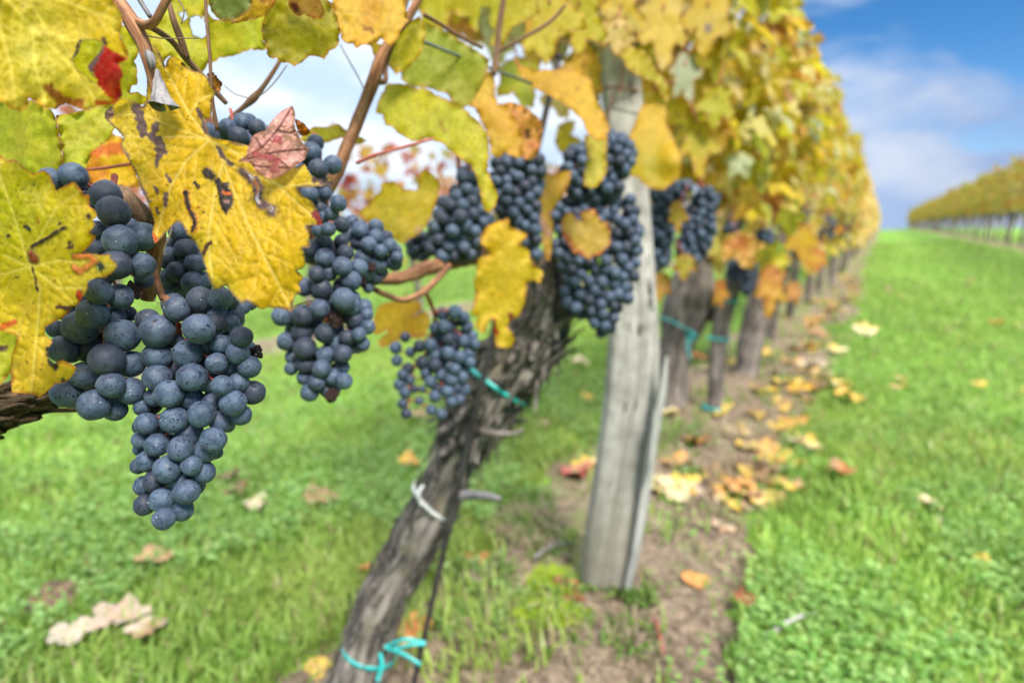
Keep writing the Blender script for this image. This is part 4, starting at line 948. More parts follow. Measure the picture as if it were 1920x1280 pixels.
# leaves behind the front bunches, at the top and along the near row: (label, outline, depth, tilt, colours, options)
LV = [
 ('orange leaf patch hanging between the small dark bunches along the row', lobed(1388, 466, 104, 74, 15), 1.72, (5, 5), (S(238, 176, 80), S(226, 130, 60)), dict(edge=S(240, 200, 100), edgew=12, wave=.02)),
 ('golden orange leaf hanging lowest beside the slender young stem', lobed(1446, 540, 70, 104, -8), 2.0, (5, 5), (S(242, 196, 70), S(236, 160, 80)), dict(wave=.02)),
 ('golden leaf above the far small dark bunch', lobed(1498, 452, 84, 88, 10), 2.35, (0, 5), (S(240, 200, 40), S(236, 180, 60)), {}),
 ('pale yellow green leaf drooping in front of the slender young stem', lobed(1348, 462, 66, 110, -6), 1.78, (10, 0), (S(226, 214, 110), S(210, 206, 90)), {}),
 ('small orange leaf hanging beside the knobby vine head', lobed(1350, 548, 36, 70, 10), 1.9, (0, 0), (S(236, 150, 50), S(240, 180, 60)), {}),
 ('yellow leaf low on the row with an orange rim past the slanting vine', lobed(1532, 486, 56, 52, 0), 2.6, (0, 0), (S(242, 190, 50), S(236, 170, 60)), dict(edge=S(226, 120, 60))),
 ('peach orange leaf at the right of the lowest golden orange leaf', lobed(1486, 548, 44, 56, 20), 2.3, (0, 0), (S(240, 180, 100), S(230, 150, 90)), {}),
 ('golden brown leaf under the upper bunches right of the post', lobed(1240, 536, 54, 60, -15), 1.3, (0, 0), (S(226, 180, 60), S(206, 150, 60)), {}),
 ('golden leaf hanging over the very top of the post', lobed(1162, 42, 116, 170, 8), .80, (5, 5), (S(238, 206, 40), S(236, 214, 110)), dict(veins=[[(1160, -20), (1164, 50), (1176, 118)], [(1160, -10), (1195, 30), (1208, 40)]])),
 ('yellow leaf at the top edge just left of the post', lobed(1086, 34, 118, 160, -6), .72, (-5, 5), (S(226, 210, 20), S(214, 206, 30)), {}),
 ('cream and yellow leaf right of the post top', lobed(1244, 48, 116, 168, -5), .88, (8, 0), (S(240, 214, 110), S(238, 206, 60)), dict(veins=[[(1240, -20), (1240, 50), (1238, 124)], [(1240, 0), (1275, 30), (1286, 36)]])),
 ('broad yellow leaf with a grey blotch at the top right of the post', lobed(1330, 38, 118, 150, -12), .98, (5, 5), (S(238, 204, 30), S(232, 206, 70)), dict(spots=[([(1328, 52)], 8, S(150, 130, 130))], veins=[[(1330, -25), (1330, 40), (1316, 100)]])),
 ('pale greyish green leaf underside in the hedge right of the post', lobed(1284, 142, 76, 116, 25), 1.0, (10, 0), (S(206, 220, 190), S(190, 208, 170)), {}),
 ('yellow green leaf below the broad blotched leaf in the hedge', lobed(1344, 200, 88, 108, -10), 1.05, (0, 5), (S(208, 210, 30), S(222, 210, 30)), {}),
 ('golden leaf low in the hedge above the shadowed bunch', lobed(1310, 274, 84, 112, 5), 1.08, (0, 0), (S(236, 200, 40), S(222, 206, 40)), {}),
 ('green yellow leaf behind the ragged leaf at the lower left edge', [(-30, 560), (10, 566), (36, 590), (40, 640), (26, 690), (0, 724), (-30, 720)], .262, (0, 0), (S(200, 206, 30), S(186, 200, 40)), dict(spots=[([(0, 655), (14, 650)], 5, BRN)])),
 ('pale lime leaf in the shade above the leftmost bunch', [(-30, 178), (30, 190), (58, 188), (95, 205), (104, 220), (112, 260), (118, 300), (112, 332), (85, 335), (40, 322), (-30, 300)], .262, (-25, 10), (S(206, 206, 40), S(190, 204, 40)), dict(veins=[[(10, 190), (50, 240), (100, 325)], [(10, 190), (0, 260), (20, 310)]], vamt=.4)),
 ('lime leaf hanging folded between the left leaf and the big golden leaf', [(104, 216), (140, 212), (160, 205), (190, 194), (228, 188), (218, 232), (205, 262), (172, 285), (160, 318), (130, 330), (112, 332), (118, 290)], .275, (25, -10), (S(196, 208, 30), S(206, 206, 50)), dict(veins=[[(112, 240), (150, 260), (200, 225)], [(112, 240), (135, 290), (145, 320)]])),
 ('orange and yellow leaf glowing behind the left edge of the big golden leaf', [(150, 250), (195, 246), (240, 262), (250, 300), (262, 350), (215, 352), (175, 345), (158, 320), (168, 292)], .40, (0, 0), (S(250, 205, 5), S(240, 150, 20)), dict(spots=[([(180, 285), (225, 275)], 12, S(225, 120, 30))])),
 ('bright lime leaf lit from behind left of the cane', [(112, 0), (150, 20), (221, 45), (247, 54), (259, 79), (262, 94), (257, 107), (251, 116), (257, 128), (257, 159), (247, 161), (244, 174), (258, 172), (270, 180), (281, 182), (270, 196), (235, 200), (210, 195), (150, 180), (115, 100)], .305, (0, 15), (S(200, 204, 8), S(214, 212, 12)), {}),
 ('yellow green leaf right behind the forking cane', [(258, 55), (268, 40), (300, 30), (322, -10), (362, -15), (398, -10), (388, 20), (375, 40), (380, 60), (392, 78), (398, 100), (386, 128), (372, 146), (340, 128), (318, 105), (300, 122), (286, 95), (272, 82)], .355, (10, 0), (S(200, 206, 5), S(212, 202, 10)), dict(holes=[[(336, 24), (348, 22), (352, 34), (344, 40)], [(357, 34), (372, 30), (384, 48), (390, 62), (378, 72), (362, 66), (357, 50)]])),
 ('spreading yellow green leaf behind the straight thin red cane', [(378, 10), (400, 36), (440, 40), (486, 15), (512, 20), (508, 50), (494, 78), (508, 92), (492, 95), (470, 92), (436, 106), (412, 108), (398, 118), (384, 100), (388, 60)], .37, (-10, 0), (S(206, 206, 10), S(192, 206, 20)), dict(tooth=2)),
 ('grey green leaf underside at the top edge beside the thin red cane', [(386, -20), (476, -20), (470, 18), (442, 38), (416, 41), (396, 22)], .30, (0, 25), (S(160, 176, 96), S(140, 164, 84)), {}),
 ('small orange leaf hanging at the top left of the olive leaf', [(468, -20), (528, -20), (512, 14), (492, 32), (462, 40), (432, 46), (452, 24)], .315, (0, 15), (S(236, 190, 40), S(226, 160, 50)), dict(edge=S(150, 95, 40))),
 ('olive yellow leaf with scalloped edge against the pale sky', [(505, 5), (530, -20), (600, -20), (626, 18), (637, 52), (634, 85), (618, 95), (608, 112), (594, 106), (580, 105), (566, 118), (552, 125), (540, 118), (530, 118), (518, 108), (505, 108), (498, 85), (488, 56)], .33, (15, 10), (S(184, 178, 10), S(172, 166, 20)), dict(tooth=2.5, veins=[[(636, 20), (580, 50), (510, 90)], [(636, 20), (590, 80), (555, 120)], [(636, 20), (560, 10), (500, 40)]], seed=14)),
 ('pinkish torn orange leaf hanging over the olive leaf', [(534, -20), (592, -20), (602, 5), (610, 22), (606, 34), (590, 38), (572, 26), (556, 30), (545, 18)], .32, (0, 25), (S(232, 180, 90), S(230, 160, 70)), dict(spots=[([(550, 10), (556, 22)], 6, S(110, 40, 50))], seed=15)),
 ('golden orange leaf hanging at the top centre above the sky gap', [(622, -20), (764, -20), (760, 10), (766, 40), (753, 54), (750, 66), (742, 80), (732, 90), (722, 78), (713, 72), (704, 80), (695, 86), (680, 84), (668, 92), (662, 82), (644, 78), (634, 47), (624, 20)], .385, (5, -10), (S(244, 198, 50), S(240, 180, 50)), dict(tooth=2.5, veins=[[(690, -20), (700, 40), (696, 86)], [(690, -20), (740, 30), (750, 60)], [(690, -20), (650, 40), (645, 75)]], spots=[([(680, 50), (700, 60)], 3, S(150, 100, 40))], seed=16)),
 ('yellow leaf edge behind the top of the long brown cane', [(690, 70), (722, 90), (758, 48), (786, 30), (800, 55), (790, 100), (762, 130), (742, 140), (726, 118), (704, 112)], .45, (0, 0), (S(214, 208, 8), S(226, 206, 10)), {}),
 ('large dull green leaf crossed by the upper trellis wire', [(758, 62), (800, 42), (830, 55), (882, 88), (918, 112), (908, 150), (884, 196), (860, 206), (838, 176), (806, 166), (770, 162), (752, 150)], .52, (0, 8), (S(182, 190, 60), S(170, 186, 50)), dict(veins=[[(770, 70), (820, 110), (870, 195)]])),
 ('broad lime leaf draping over the dark bunch with a pointed tip', [(728, 156), (755, 158), (779, 165), (802, 168), (816, 178), (849, 191), (870, 205), (896, 228), (913, 249), (917, 279), (913, 319), (924, 342), (933, 363), (930, 386), (917, 400), (906, 393), (900, 356), (892, 330), (883, 309), (863, 299), (848, 284), (829, 269), (802, 259), (786, 265), (772, 265), (760, 258), (745, 249), (735, 238), (722, 235), (718, 215), (705, 212), (708, 191)], .46, (-5, -10), (S(202, 204, 25), S(212, 206, 20)), dict(tooth=2, veins=[[(720, 165), (800, 210), (880, 270), (920, 380)], [(800, 210), (810, 240), (800, 258)], [(800, 210), (860, 215), (900, 245)]], spots=[([(826, 225), (832, 245)], 3, S(170, 140, 30))], seed=17)),
 ('golden orange leaf hanging from the dark cane by the wire', [(839, 165), (863, 151), (890, 141), (917, 132), (927, 144), (928, 175), (932, 195), (953, 195), (960, 210), (975, 240), (982, 262), (977, 296), (960, 292), (946, 286), (933, 296), (922, 289), (917, 259), (906, 232), (890, 202), (856, 188)], .56, (5, 0), (S(240, 186, 45), S(236, 198, 45)), dict(tooth=2, seed=18)),
 ('crumpled orange leaf above the dark bunch left of the sky gap', [(936, 196), (960, 192), (987, 202), (1017, 228), (1014, 269), (1004, 296), (986, 300), (970, 282), (955, 250), (940, 225)], .58, (10, 10), (S(236, 170, 70), S(226, 140, 70)), dict(wave=.012, spots=[([(990, 250)], 8, BRN)], seed=19)),
 ('long golden leaf bending down in front of the post', [(960, 100), (980, 124), (1008, 132), (1037, 131), (1062, 127), (1088, 131), (1108, 148), (1118, 188), (1130, 208), (1143, 238), (1136, 262), (1118, 262), (1102, 252), (1092, 226), (1067, 202), (1050, 190), (1034, 181), (1000, 165), (975, 140)], .62, (0, -15), (S(240, 196, 15), S(236, 184, 20)), dict(veins=[[(965, 105), (1050, 150), (1110, 200), (1135, 255)]], spots=[([(1083, 166)], 4, S(170, 110, 30))], seed=20)),
 ('pale yellow green leaf tip hanging over the round bunch by the post', [(1095, 252), (1120, 258), (1140, 256), (1138, 290), (1138, 325), (1120, 350), (1108, 354), (1094, 348), (1096, 320), (1102, 296)], .64, (0, -10), (S(220, 210, 60), S(206, 200, 30)), {}),
 ('golden leaf with curled edge hanging right of the post above the grapes', [(1202, 198), (1225, 194), (1249, 198), (1250, 232), (1265, 262), (1279, 302), (1274, 332), (1259, 346), (1242, 356), (1215, 353), (1198, 333), (1180, 328), (1161, 326), (1176, 304), (1191, 290), (1180, 270), (1178, 255), (1190, 236)], .82, (0, -12), (S(222, 192, 20), S(238, 196, 15)), dict(tooth=3, curl=[(1265, 300, 30, -.02), (1180, 315, 24, -.015)], reg=[(1220, 310, 40, S(190, 184, 20), .8), (1262, 280, 22, S(246, 204, 10), .9)], veins=[[(1215, 200), (1230, 270), (1225, 350)], [(1225, 240), (1265, 290), (1270, 330)]], seed=22)),
 ('yellow green leaf arching across the upper part of the post', [(1161, 101), (1178, 86), (1208, 95), (1222, 112), (1230, 134), (1249, 148), (1256, 175), (1252, 196), (1238, 176), (1230, 156), (1202, 146), (1178, 130)], .75, (0, 0), (S(204, 196, 20), S(220, 200, 25)), {}),
 ('yellow leaf behind the third bunch beside the brown cane', [(672, 396), (690, 384), (705, 366), (715, 356), (712, 346), (738, 339), (759, 356), (782, 356), (785, 335), (792, 319), (812, 326), (824, 343), (822, 370), (812, 390), (806, 410), (792, 432), (779, 442), (755, 456), (742, 449), (722, 430), (700, 420), (682, 410)], .58, (8, 6), (S(232, 200, 40), S(216, 196, 40)), dict(tooth=2, veins=[[(800, 335), (760, 390), (690, 400)], [(780, 365), (760, 420), (750, 450)]], spots=[([(782, 430)], 8, S(220, 190, 130))], seed=23)),
 ('small yellow leaf hanging behind the loose small bunch', [(712, 571), (735, 566), (759, 565), (786, 565), (790, 578), (775, 592), (799, 585), (806, 600), (796, 632), (780, 634), (769, 632), (749, 637), (715, 652), (708, 639), (735, 615), (702, 629), (700, 612), (704, 590)], .64, (5, 8), (S(238, 202, 50), S(240, 190, 50)), dict(edge=S(232, 150, 60), seed=24)),
 ('bright yellow leaf hanging in front of the gnarled trunk', [(903, 440), (912, 426), (927, 417), (954, 410), (956, 424), (968, 430), (991, 440), (974, 457), (994, 471), (992, 484), (1000, 496), (1018, 511), (1014, 531), (1000, 526), (988, 530), (984, 568), (974, 592), (966, 598), (958, 600), (950, 612), (967, 635), (957, 652), (940, 652), (930, 649), (926, 622), (930, 600), (920, 595), (907, 625), (893, 615), (896, 590), (883, 592), (893, 548), (888, 530), (893, 521), (896, 484), (920, 477), (910, 464), (900, 457)], .60, (8, 8), (S(244, 206, 20), S(242, 214, 40)), dict(tooth=2.2, step=4, veins=[[(940, 470), (940, 520), (920, 590)], [(940, 470), (985, 515), (1012, 520)], [(940, 470), (950, 440), (955, 414)], [(940, 520), (955, 580), (945, 645)]], spots=[([(926, 600), (928, 616), (932, 625)], 4.5, S(190, 30, 20)), ([(958, 590), (962, 602)], 5, S(160, 50, 60))], seed=25, wave=.006)),
 ('pale yellow leaf with pink rim lying on the round bunch', [(1051, 418), (1056, 408), (1062, 398), (1075, 402), (1082, 412), (1094, 414), (1086, 400), (1096, 394), (1113, 392), (1122, 402), (1128, 413), (1138, 416), (1145, 426), (1143, 440), (1146, 456), (1134, 466), (1126, 478), (1112, 480), (1105, 487), (1090, 478), (1075, 473), (1066, 458), (1055, 443)], .705, (0, 8), (S(246, 210, 100), S(242, 200, 80)), dict(veins=[[(1088, 410), (1090, 440), (1095, 482)], [(1088, 412), (1115, 430), (1140, 440)], [(1088, 412), (1072, 436), (1060, 445)]], edge=S(216, 110, 70), edgew=8, step=4, seed=26)),
 ('golden brown tattered leaf between the dark bunch and the round bunch', [(993, 396), (1006, 370), (1000, 340), (1006, 314), (1020, 324), (1036, 327), (1052, 322), (1072, 319), (1068, 340), (1060, 360), (1044, 383), (1032, 400), (1038, 422), (1036, 455), (1030, 490), (1022, 486), (1016, 440), (1006, 413)], .70, (12, 0), (S(236, 190, 40), S(228, 180, 70)), dict(spots=[([(1016, 410), (1028, 440)], 7, S(220, 170, 130))], seed=27)),
 ('pale lime leaf strip behind the third bunch under the sky gap', [(558, 264), (572, 250), (587, 238), (610, 238), (634, 232), (655, 250), (672, 256), (690, 264), (671, 271), (655, 270), (641, 258), (611, 268), (590, 270)], .44, (20, 20), (S(210, 204, 60), S(196, 196, 40)), {}),
 ('orange leaf tip at the end of the thin red cane', [(388, 138), (398, 135), (410, 148), (417, 156), (412, 172), (402, 170), (394, 158)], .30, (20, 0), (S(226, 150, 20), S(180, 100, 30)), dict(step=3, edge=BRN)),
 ('yellow green leaf filling the top edge right of the golden orange leaf', [(786, -30), (880, -30), (1000, -30), (1012, 25), (985, 42), (962, 50), (940, 92), (916, 84), (892, 62), (868, 34), (846, 22), (838, 50), (812, 66), (790, 40)], .60, (0, 10), (S(206, 204, 8), S(214, 200, 15)), dict(holes=[[(862, 40), (876, 34), (872, 58), (858, 68), (846, 60)], [(905, 16), (918, 18), (914, 44), (926, 60), (914, 84), (900, 70), (898, 40)]])),
 ('yellow leaf at the top edge in front of the post', lobed(1030, 36, 140, 190, 6), .66, (0, 0), (S(214, 200, 15), S(226, 200, 20)), dict(spots=[([(985, 50)], 14, S(226, 176, 20))])),
 ('dark green leaf behind the post top beside a pale cane', lobed(1130, 36, 120, 130, 0), .95, (0, 0), (S(90, 130, 20), S(70, 110, 15)), {}),
 ('pale cream leaf hanging in front of the post top', lobed(1154, 66, 86, 92, 12), .78, (10, 0), (S(236, 214, 130), S(230, 206, 110)), {}),
 ('lime leaf behind the wire right of the dark cane', lobed(974, 150, 120, 104, 15), .80, (0, 0), (S(170, 190, 25), S(196, 200, 25)), {}),
 ('golden leaf cluster piece beside the upper rod near the post', lobed(1098, 140, 96, 110, -20), .84, (0, 0), (S(226, 196, 40), S(236, 190, 40)), {}),
 ('yellow leaf peeking out beside the shadowed small bunch', lobed(1270, 402, 42, 62, 10), 1.15, (0, 0), (S(206, 180, 20), S(190, 170, 20)), {}),
 ('small yellow green leaf under the bunches right of the post', lobed(1285, 498, 60, 56, -8), 1.15, (0, 0), (S(200, 184, 25), S(170, 170, 20)), {}),
]
for i, (lab, outl, d, tilt, cols, kw) in enumerate(LV):
    kw = dict(kw); kw.setdefault('step', 6); kw.setdefault('tooth', 1.5); kw.setdefault('seed', 100 + i); kw.setdefault('edge', S(190, 130, 40)); kw.setdefault('edgew', 4)
    if 'veins' not in kw:
        a = np.array(outl, float); c = a.mean(0); t = a[np.argmin(a[:, 1])]
        far = a[np.argsort(-np.hypot(*(a - t).T))[:1]]
        kw['veins'] = [[tuple(t), tuple(c), tuple(far[0])]] + [[tuple(t * 0.4 + c * 0.6), tuple(a[(k * len(a)) // 4])] for k in (1, 3)]
    kw['veinw'] = 3
    if len(outl) == 46:
        a = np.array(outl); q = a.mean(0); h = np.ptp(a[:, 1]); j = (i * 37 % 11) - 5
        kw['stalk'] = [(q[0], q[1] - h * .14, 7 * .5 / d, d - .004), (q[0] + j * 2, q[1] - h * .45, 6 * .5 / d, d + .012), (q[0] + j * 5, q[1] - h * .85, 6 * .5 / d, d + .03)]
        m = q - [0, h * .12]; kw['veins'] = [[tuple(m), tuple(a[k])] for k in (7, 15, 23, 30, 38)]
    traced_leaf(lab, outl, d, tilt, None, cols=cols, **kw)
# --PART3--
# ------------------------------------------------------------------ grapes
def sphere_mesh(name, nu, nv, mat, lump=0.0, seed=0):
    V = [(0, 0, 1.0)]; F = []
    for i in range(1, nv):
        a = math.pi * i / nv
        for j in range(nu):
            b = 2 * math.pi * j / nu; V.append((math.sin(a) * math.cos(b), math.sin(a) * math.sin(b), math.cos(a)))
    V.append((0, 0, -1.0)); n = len(V)
    V = np.array(V)
    if lump:
        V *= np.array([1 + lump * mnoise.noise(Vector(v) * 1.7 + Vector((seed, 0, 0))) + lump * 0.6 * abs(mnoise.noise(Vector(v) * 4.1 + Vector((0, seed, 0)))) for v in V])[:, None]
    for j in range(nu):
        k = (j + 1) % nu; F.append((0, 1 + j, 1 + k)); F.append((n - 1, n - 1 - nu + k, n - 1 - nu + j))
    for i in range(nv - 2):
        for j in range(nu):
            k = (j + 1) % nu; a = 1 + i * nu
            F.append((a + j, a + nu + j, a + nu + k, a + k))
    me = mesh_from(name, V, F); me.materials.append(mat); return me
SPH = [sphere_mesh('grape', 40, 24, M_GRAPE, 0.05, s) for s in range(4)]
SPM = [sphere_mesh('grape', 22, 14, M_GRAPE, 0.07, s + 9) for s in range(4)]
SPS = sphere_mesh('shrivelled_grape', 28, 18, M_SHRIV, 0.55, 3)
DROPV = None
def cluster(label, berries, d0, stem, near=True, stem_mat=None, shriv=(), dew=0, back=True, seed=1, pedicels=0.35, layer_gap=0.9, dz=(0, 0)):
    """berries: (px, py, radius px, layer); stem: path of (px, py, width, depth) into the bunch"""
    rng = np.random.default_rng(seed)
    B = np.array([(b[0], b[1], b[2], b[3] if len(b) > 3 else 0) for b in berries], float)
    mr = np.median(B[:, 2]); cx, cy = np.median(B[:, 0]), np.median(B[:, 1])
    rw0 = mr * d0 / FPX
    dep = d0 + B[:, 3] * rw0 * layer_gap + rng.normal(0, rw0 * 0.06, len(B)) + (B[:, 0] - cx) / FPX * d0 * dz[0] + (B[:, 1] - cy) / FPX * d0 * dz[1]
    cth = 1 / np.sqrt(1 + ((B[:, 0] - 960) / FPX) ** 2 + ((B[:, 1] - 640) / FPX) ** 2)
    C = P(B[:, 0], B[:, 1], dep); B[:, 2] *= cth ** 0.42; r = B[:, 2] * dep / FPX
    if back and len(B) < 110:
        w = B[:, 3] <= 1
        hx = np.max(np.abs(B[:, 0] - cx)) + 1
        m = min(110 - len(B), int(w.sum() * 0.75)); idx = rng.permutation(np.where(w)[0])[:m]
        rad = np.array([np.clip(np.sum(np.hypot(B[:, 0] - B[i, 0], B[:, 1] - B[i, 1]) < 4.2 * mr) / 14.0, 0.3, 1.3) for i in idx])
        bx = B[idx, 0] + rng.normal(0, mr * 0.35, m); by = B[idx, 1] + rng.normal(0, mr * 0.35, m)
        by = np.minimum(by, B[:, 1].max() - mr * 0.5)
        bd = dep[idx] + rw0 * (1.5 + 2.6 * rad)
        # keep hidden berries inside the outline seen from the front
        bx = cx + (bx - cx) * 0.90; by = cy + (by - cy) * 0.96
        C = np.vstack([C, P(bx, by, bd)]); r = np.concatenate([r, B[idx, 2] * bd / FPX * 0.9])
    # settle touching berries apart in depth
    n = len(C)
    for _ in range(14):
        D = C[:, None, :] - C[None, :, :]; L = np.linalg.norm(D, axis=2) + np.eye(n) * 9
        need = (r[:, None] + r[None, :]) * 0.86 - L; need = np.where(need > 0, need, 0)
        sg = np.sign((D @ FW) + 1e-6); mv = (need * sg).sum(1) * 0.35
        mv = np.clip(mv, -0.3 * rw0, 0.3 * rw0)
        nd = (C - CAM) @ FW; C = CAM + (C - CAM) * ((nd + mv) / nd)[:, None]; r = r * (nd + mv) / nd
    top = pt(*[stem[0][k] for k in (0, 1, 3)])
    root = empty('grape_cluster', top, label, 'grapes')
    order = np.argsort((C - CAM) @ FW / np.maximum(r, 1e-6) * 0 + (C - CAM) @ FW); rest = set(order[98:].tolist()) if n > 100 else set()
    if rest:
        mr_ = MB(); sv = np.array([v.co for v in SPM[0].vertices]); sf = [tuple(p.vertices) for p in SPM[0].polygons]
        for i in rest: mr_.add(sv * r[i] + C[i], sf)
        o = link('grapes_behind', mr_.mesh('grapes_behind', top), M_GRAPE, root); o['kind'] = 'stuff'
    for i in range(n):
        if i in rest: continue
        me = SPS if i in shriv else ((SPH if near else SPM)[i % 4])
        o = bpy.data.objects.new('shrivelled_grape' if i in shriv else 'grape', me); COL.objects.link(o); o.parent = root
        o.location = Vector(C[i] - top); k = r[i] * (0.62 if i in shriv else 1.0); o.scale = (k * 0.985, k * 0.985, k * 1.02)
        o.rotation_euler = (rng.normal() * 0.5, rng.normal() * 0.5, rng.random() * 6.28)
    mb = MB(); a = np.array(stem, float); sp = P(a[:, 0], a[:, 1], a[:, 3])
    V, F, G = tube(sp, a[:, 2] / 2 * a[:, 3] / FPX, 40, 8, lambda t, s, q: 1 + 0.2 * mnoise.noise(Vector((math.cos(t), math.sin(t), s * 120)))); mb.add(V, F, None, G)
    q = spline(sp, 40)
    for i in range(n):
        if rng.random() < pedicels + 0.3 * (i in shriv):
            j = np.argmin(np.linalg.norm(q - (C[i] + UP * r[i] * 1.5), axis=1)); rt = q[j]
            mid = (rt + C[i]) / 2 + UP * r[i] * 0.3
            V, F, G = tube([rt, mid, C[i] - (C[i] - rt) / np.linalg.norm(C[i] - rt) * r[i] * 0.95], np.array([0.0011, 0.0008, 0.0012]) * (r[i] / 0.0078), 8, 6); mb.add(V, F, None, G)
    link('stalk', mb.mesh('stalk', top), stem_mat or M_RED, root)
    if dew:
        mb = MB(); ns = len(B)
        s_me = [(math.sin(a) * math.cos(b), math.sin(a) * math.sin(b), math.cos(a)) for a in (0.0001, 0.7, 1.4) for b in np.linspace(0, 6.283, 7)[:-1]]
        s_f = [(i * 6 + j, (i + 1) * 6 + j, (i + 1) * 6 + (j + 1) % 6, i * 6 + (j + 1) % 6) for i in range(2) for j in range(6)]
        for _ in range(dew):
            i = rng.integers(0, ns); dd = -FW * 0.8 + UP * rng.uniform(-0.2, 1.1) + RT * rng.normal() * 0.6; dd /= np.linalg.norm(dd)
            a1 = np.cross(dd, UP); a1 /= np.linalg.norm(a1); b1 = np.cross(dd, a1); k = rng.uniform(0.00012, 0.00032)
            V = C[i] + dd * r[i] * 1.005 + np.array([k * (v[0] * a1 + v[1] * b1 + v[2] * 0.8 * dd) for v in s_me]); mb.add(V, s_f)
        o = link('dewdrops', mb.mesh('dewdrops', top), M_DEW, root); o['kind'] = 'stuff'
    return root

A = [(96, 338, 25, 1), (137, 330, 27, 1), (199, 369, 30, 1), (213, 397, 31, 0), (182, 432, 20, 1), (225, 452, 32, 0), (268, 442, 27, 1), (178, 465, 22, 1), (217, 497, 30, 0), (265, 497, 26, 1), (186, 547, 26, 0), (225, 556, 25, 1), (250, 545, 24, 2), (270, 525, 18, 2),
     (173, 588, 30, 0), (212, 595, 23, 1), (240, 588, 16, 2), (152, 614, 34, 1), (230, 629, 33, 1), (118, 655, 28, 1), (168, 654, 27, 2), (201, 674, 33, 0), (247, 682, 26, 1), (159, 703, 28, 1), (208, 721, 26, 0), (245, 733, 27, 1), (126, 736, 30, 2), (176, 759, 31, 0), (216, 767, 23, 1), (135, 752, 15, 3), (105, 617, 18, 2), (128, 585, 20, 3), (205, 430, 14, 2), (240, 425, 20, 3), (195, 520, 18, 3), (182, 620, 18, 3), (150, 560, 20, 3), (60, 350, 22, 3), (160, 380, 24, 3), (150, 420, 24, 3), (140, 470, 24, 3)]
cluster('leftmost big bunch of dusty dark grapes partly covered by the ragged leaf', A, .250, [(215, 330, 12, .30), (205, 400, 12, .275), (205, 500, 11, .268), (195, 600, 9, .266), (180, 720, 6, .266)], True, None, (12,), 50, True, 1)
Bb = [(296, 620, 33, 0), (278, 600, 23, 1), (332, 580, 25, 0), (373, 616, 30, 0), (295, 667, 28, 1), (351, 664, 28, 0), (376, 562, 26, 1), (413, 559, 23, 1), (432, 562, 17, 2), (360, 582, 20, 2), (406, 590, 22, 1), (440, 592, 18, 2), (432, 607, 18, 1), (404, 606, 20, 1), (391, 648, 21, 1), (414, 645, 20, 1), (428, 637, 17, 2), (453, 631, 21, 0), (446, 661, 22, 0), (480, 660, 18, 1), (468, 687, 22, 0), (382, 680, 14, 2), (407, 681, 21, 0), (433, 685, 18, 1),
      (295, 708, 27, 1), (318, 738, 28, 0), (360, 707, 28, 0), (393, 714, 24, 1), (417, 723, 21, 0), (448, 717, 20, 1), (475, 736, 23, 1), (437, 755, 25, 0), (398, 755, 20, 1), (360, 748, 22, 1), (290, 744, 19, 1), (282, 758, 22, 2), (266, 764, 16, 2), (452, 778, 20, 1), (415, 790, 22, 1), (428, 798, 13, 3), (378, 776, 26, 0), (327, 787, 27, 0), (302, 795, 21, 1), (275, 794, 22, 1), (262, 800, 14, 3), (356, 814, 27, 1), (400, 824, 25, 0), (385, 845, 23, 1), (405, 848, 13, 3), (265, 824, 18, 1), (294, 834, 23, 0), (339, 841, 25, 0), (262, 842, 13, 3),
      (277, 864, 22, 1), (314, 879, 27, 0), (359, 872, 20, 0), (381, 885, 23, 1), (260, 873, 16, 2), (338, 900, 21, 1), (290, 902, 22, 1), (270, 910, 20, 2), (350, 922, 25, 0), (305, 937, 25, 0), (271, 946, 21, 1), (342, 955, 22, 1), (307, 972, 22, 0), (322, 690, 22, 2), (330, 705, 18, 3), (350, 760, 18, 3), (320, 830, 18, 3), (375, 660, 18, 3), (390, 700, 18, 3), (425, 665, 18, 3), (330, 640, 16, 2), (322, 620, 14, 3)]
cluster('long dusty blue grape bunch hanging lowest in front of the grass', Bb, .252, [(318, 572, 10, .268), (330, 600, 10, .262), (338, 640, 9, .262), (345, 740, 8, .266), (330, 860, 6, .266), (312, 950, 4, .264)], True, None, (19,), 80, True, 2)
Hh = [(348, 468, 22, 0), (314, 484, 23, 1), (365, 496, 20, 0), (332, 509, 20, 0), (362, 530, 22, 0), (325, 545, 22, 1), (309, 522, 18, 1), (335, 435, 19, 1), (386, 526, 18, 1), (305, 458, 16, 2), (321, 458, 15, 2), (360, 440, 20, 2), (385, 490, 18, 2), (345, 555, 18, 2), (400, 556, 16, 2), (340, 495, 15, 2), (455, 576, 14, 2), (448, 602, 11, 3), (470, 570, 12, 3)]
cluster('shaded smaller grape bunch tucked under the notch of the golden leaf', Hh, .315, [(345, 400, 9, .345), (345, 450, 8, .335), (345, 530, 6, .33)], True, None, (), 0, True, 3)
K = [(455, 229, 18, 1), (427, 239, 17, 1), (482, 240, 16, 1), (408, 252, 19, 1), (447, 256, 19, 0), (391, 241, 12, 2), (425, 262, 16, 2), (470, 262, 18, 2), (500, 250, 15, 2), (490, 272, 17, 2), (435, 280, 17, 2), (405, 275, 16, 2)]
cluster('top of a grape bunch showing above the golden leaf against pale sky', K, .325, [(432, 205, 6, .36), (440, 240, 6, .345), (445, 280, 5, .345)], True, None, (), 0, True, 4)
Mm = [(584, 286, 20, 1), (597, 317, 19, 0), (624, 309, 18, 1), (581, 363, 18, 1), (604, 344, 15, 2), (635, 381, 16, 0), (592, 268, 16, 2), (566, 350, 17, 2), (608, 362, 15, 2), (622, 400, 14, 1), (600, 390, 15, 2), (575, 395, 15, 2), (560, 320, 18, 2), (566, 300, 18, 2), (616, 430, 14, 1), (597, 432, 13, 2), (607, 407, 12, 2), (585, 415, 13, 2)]
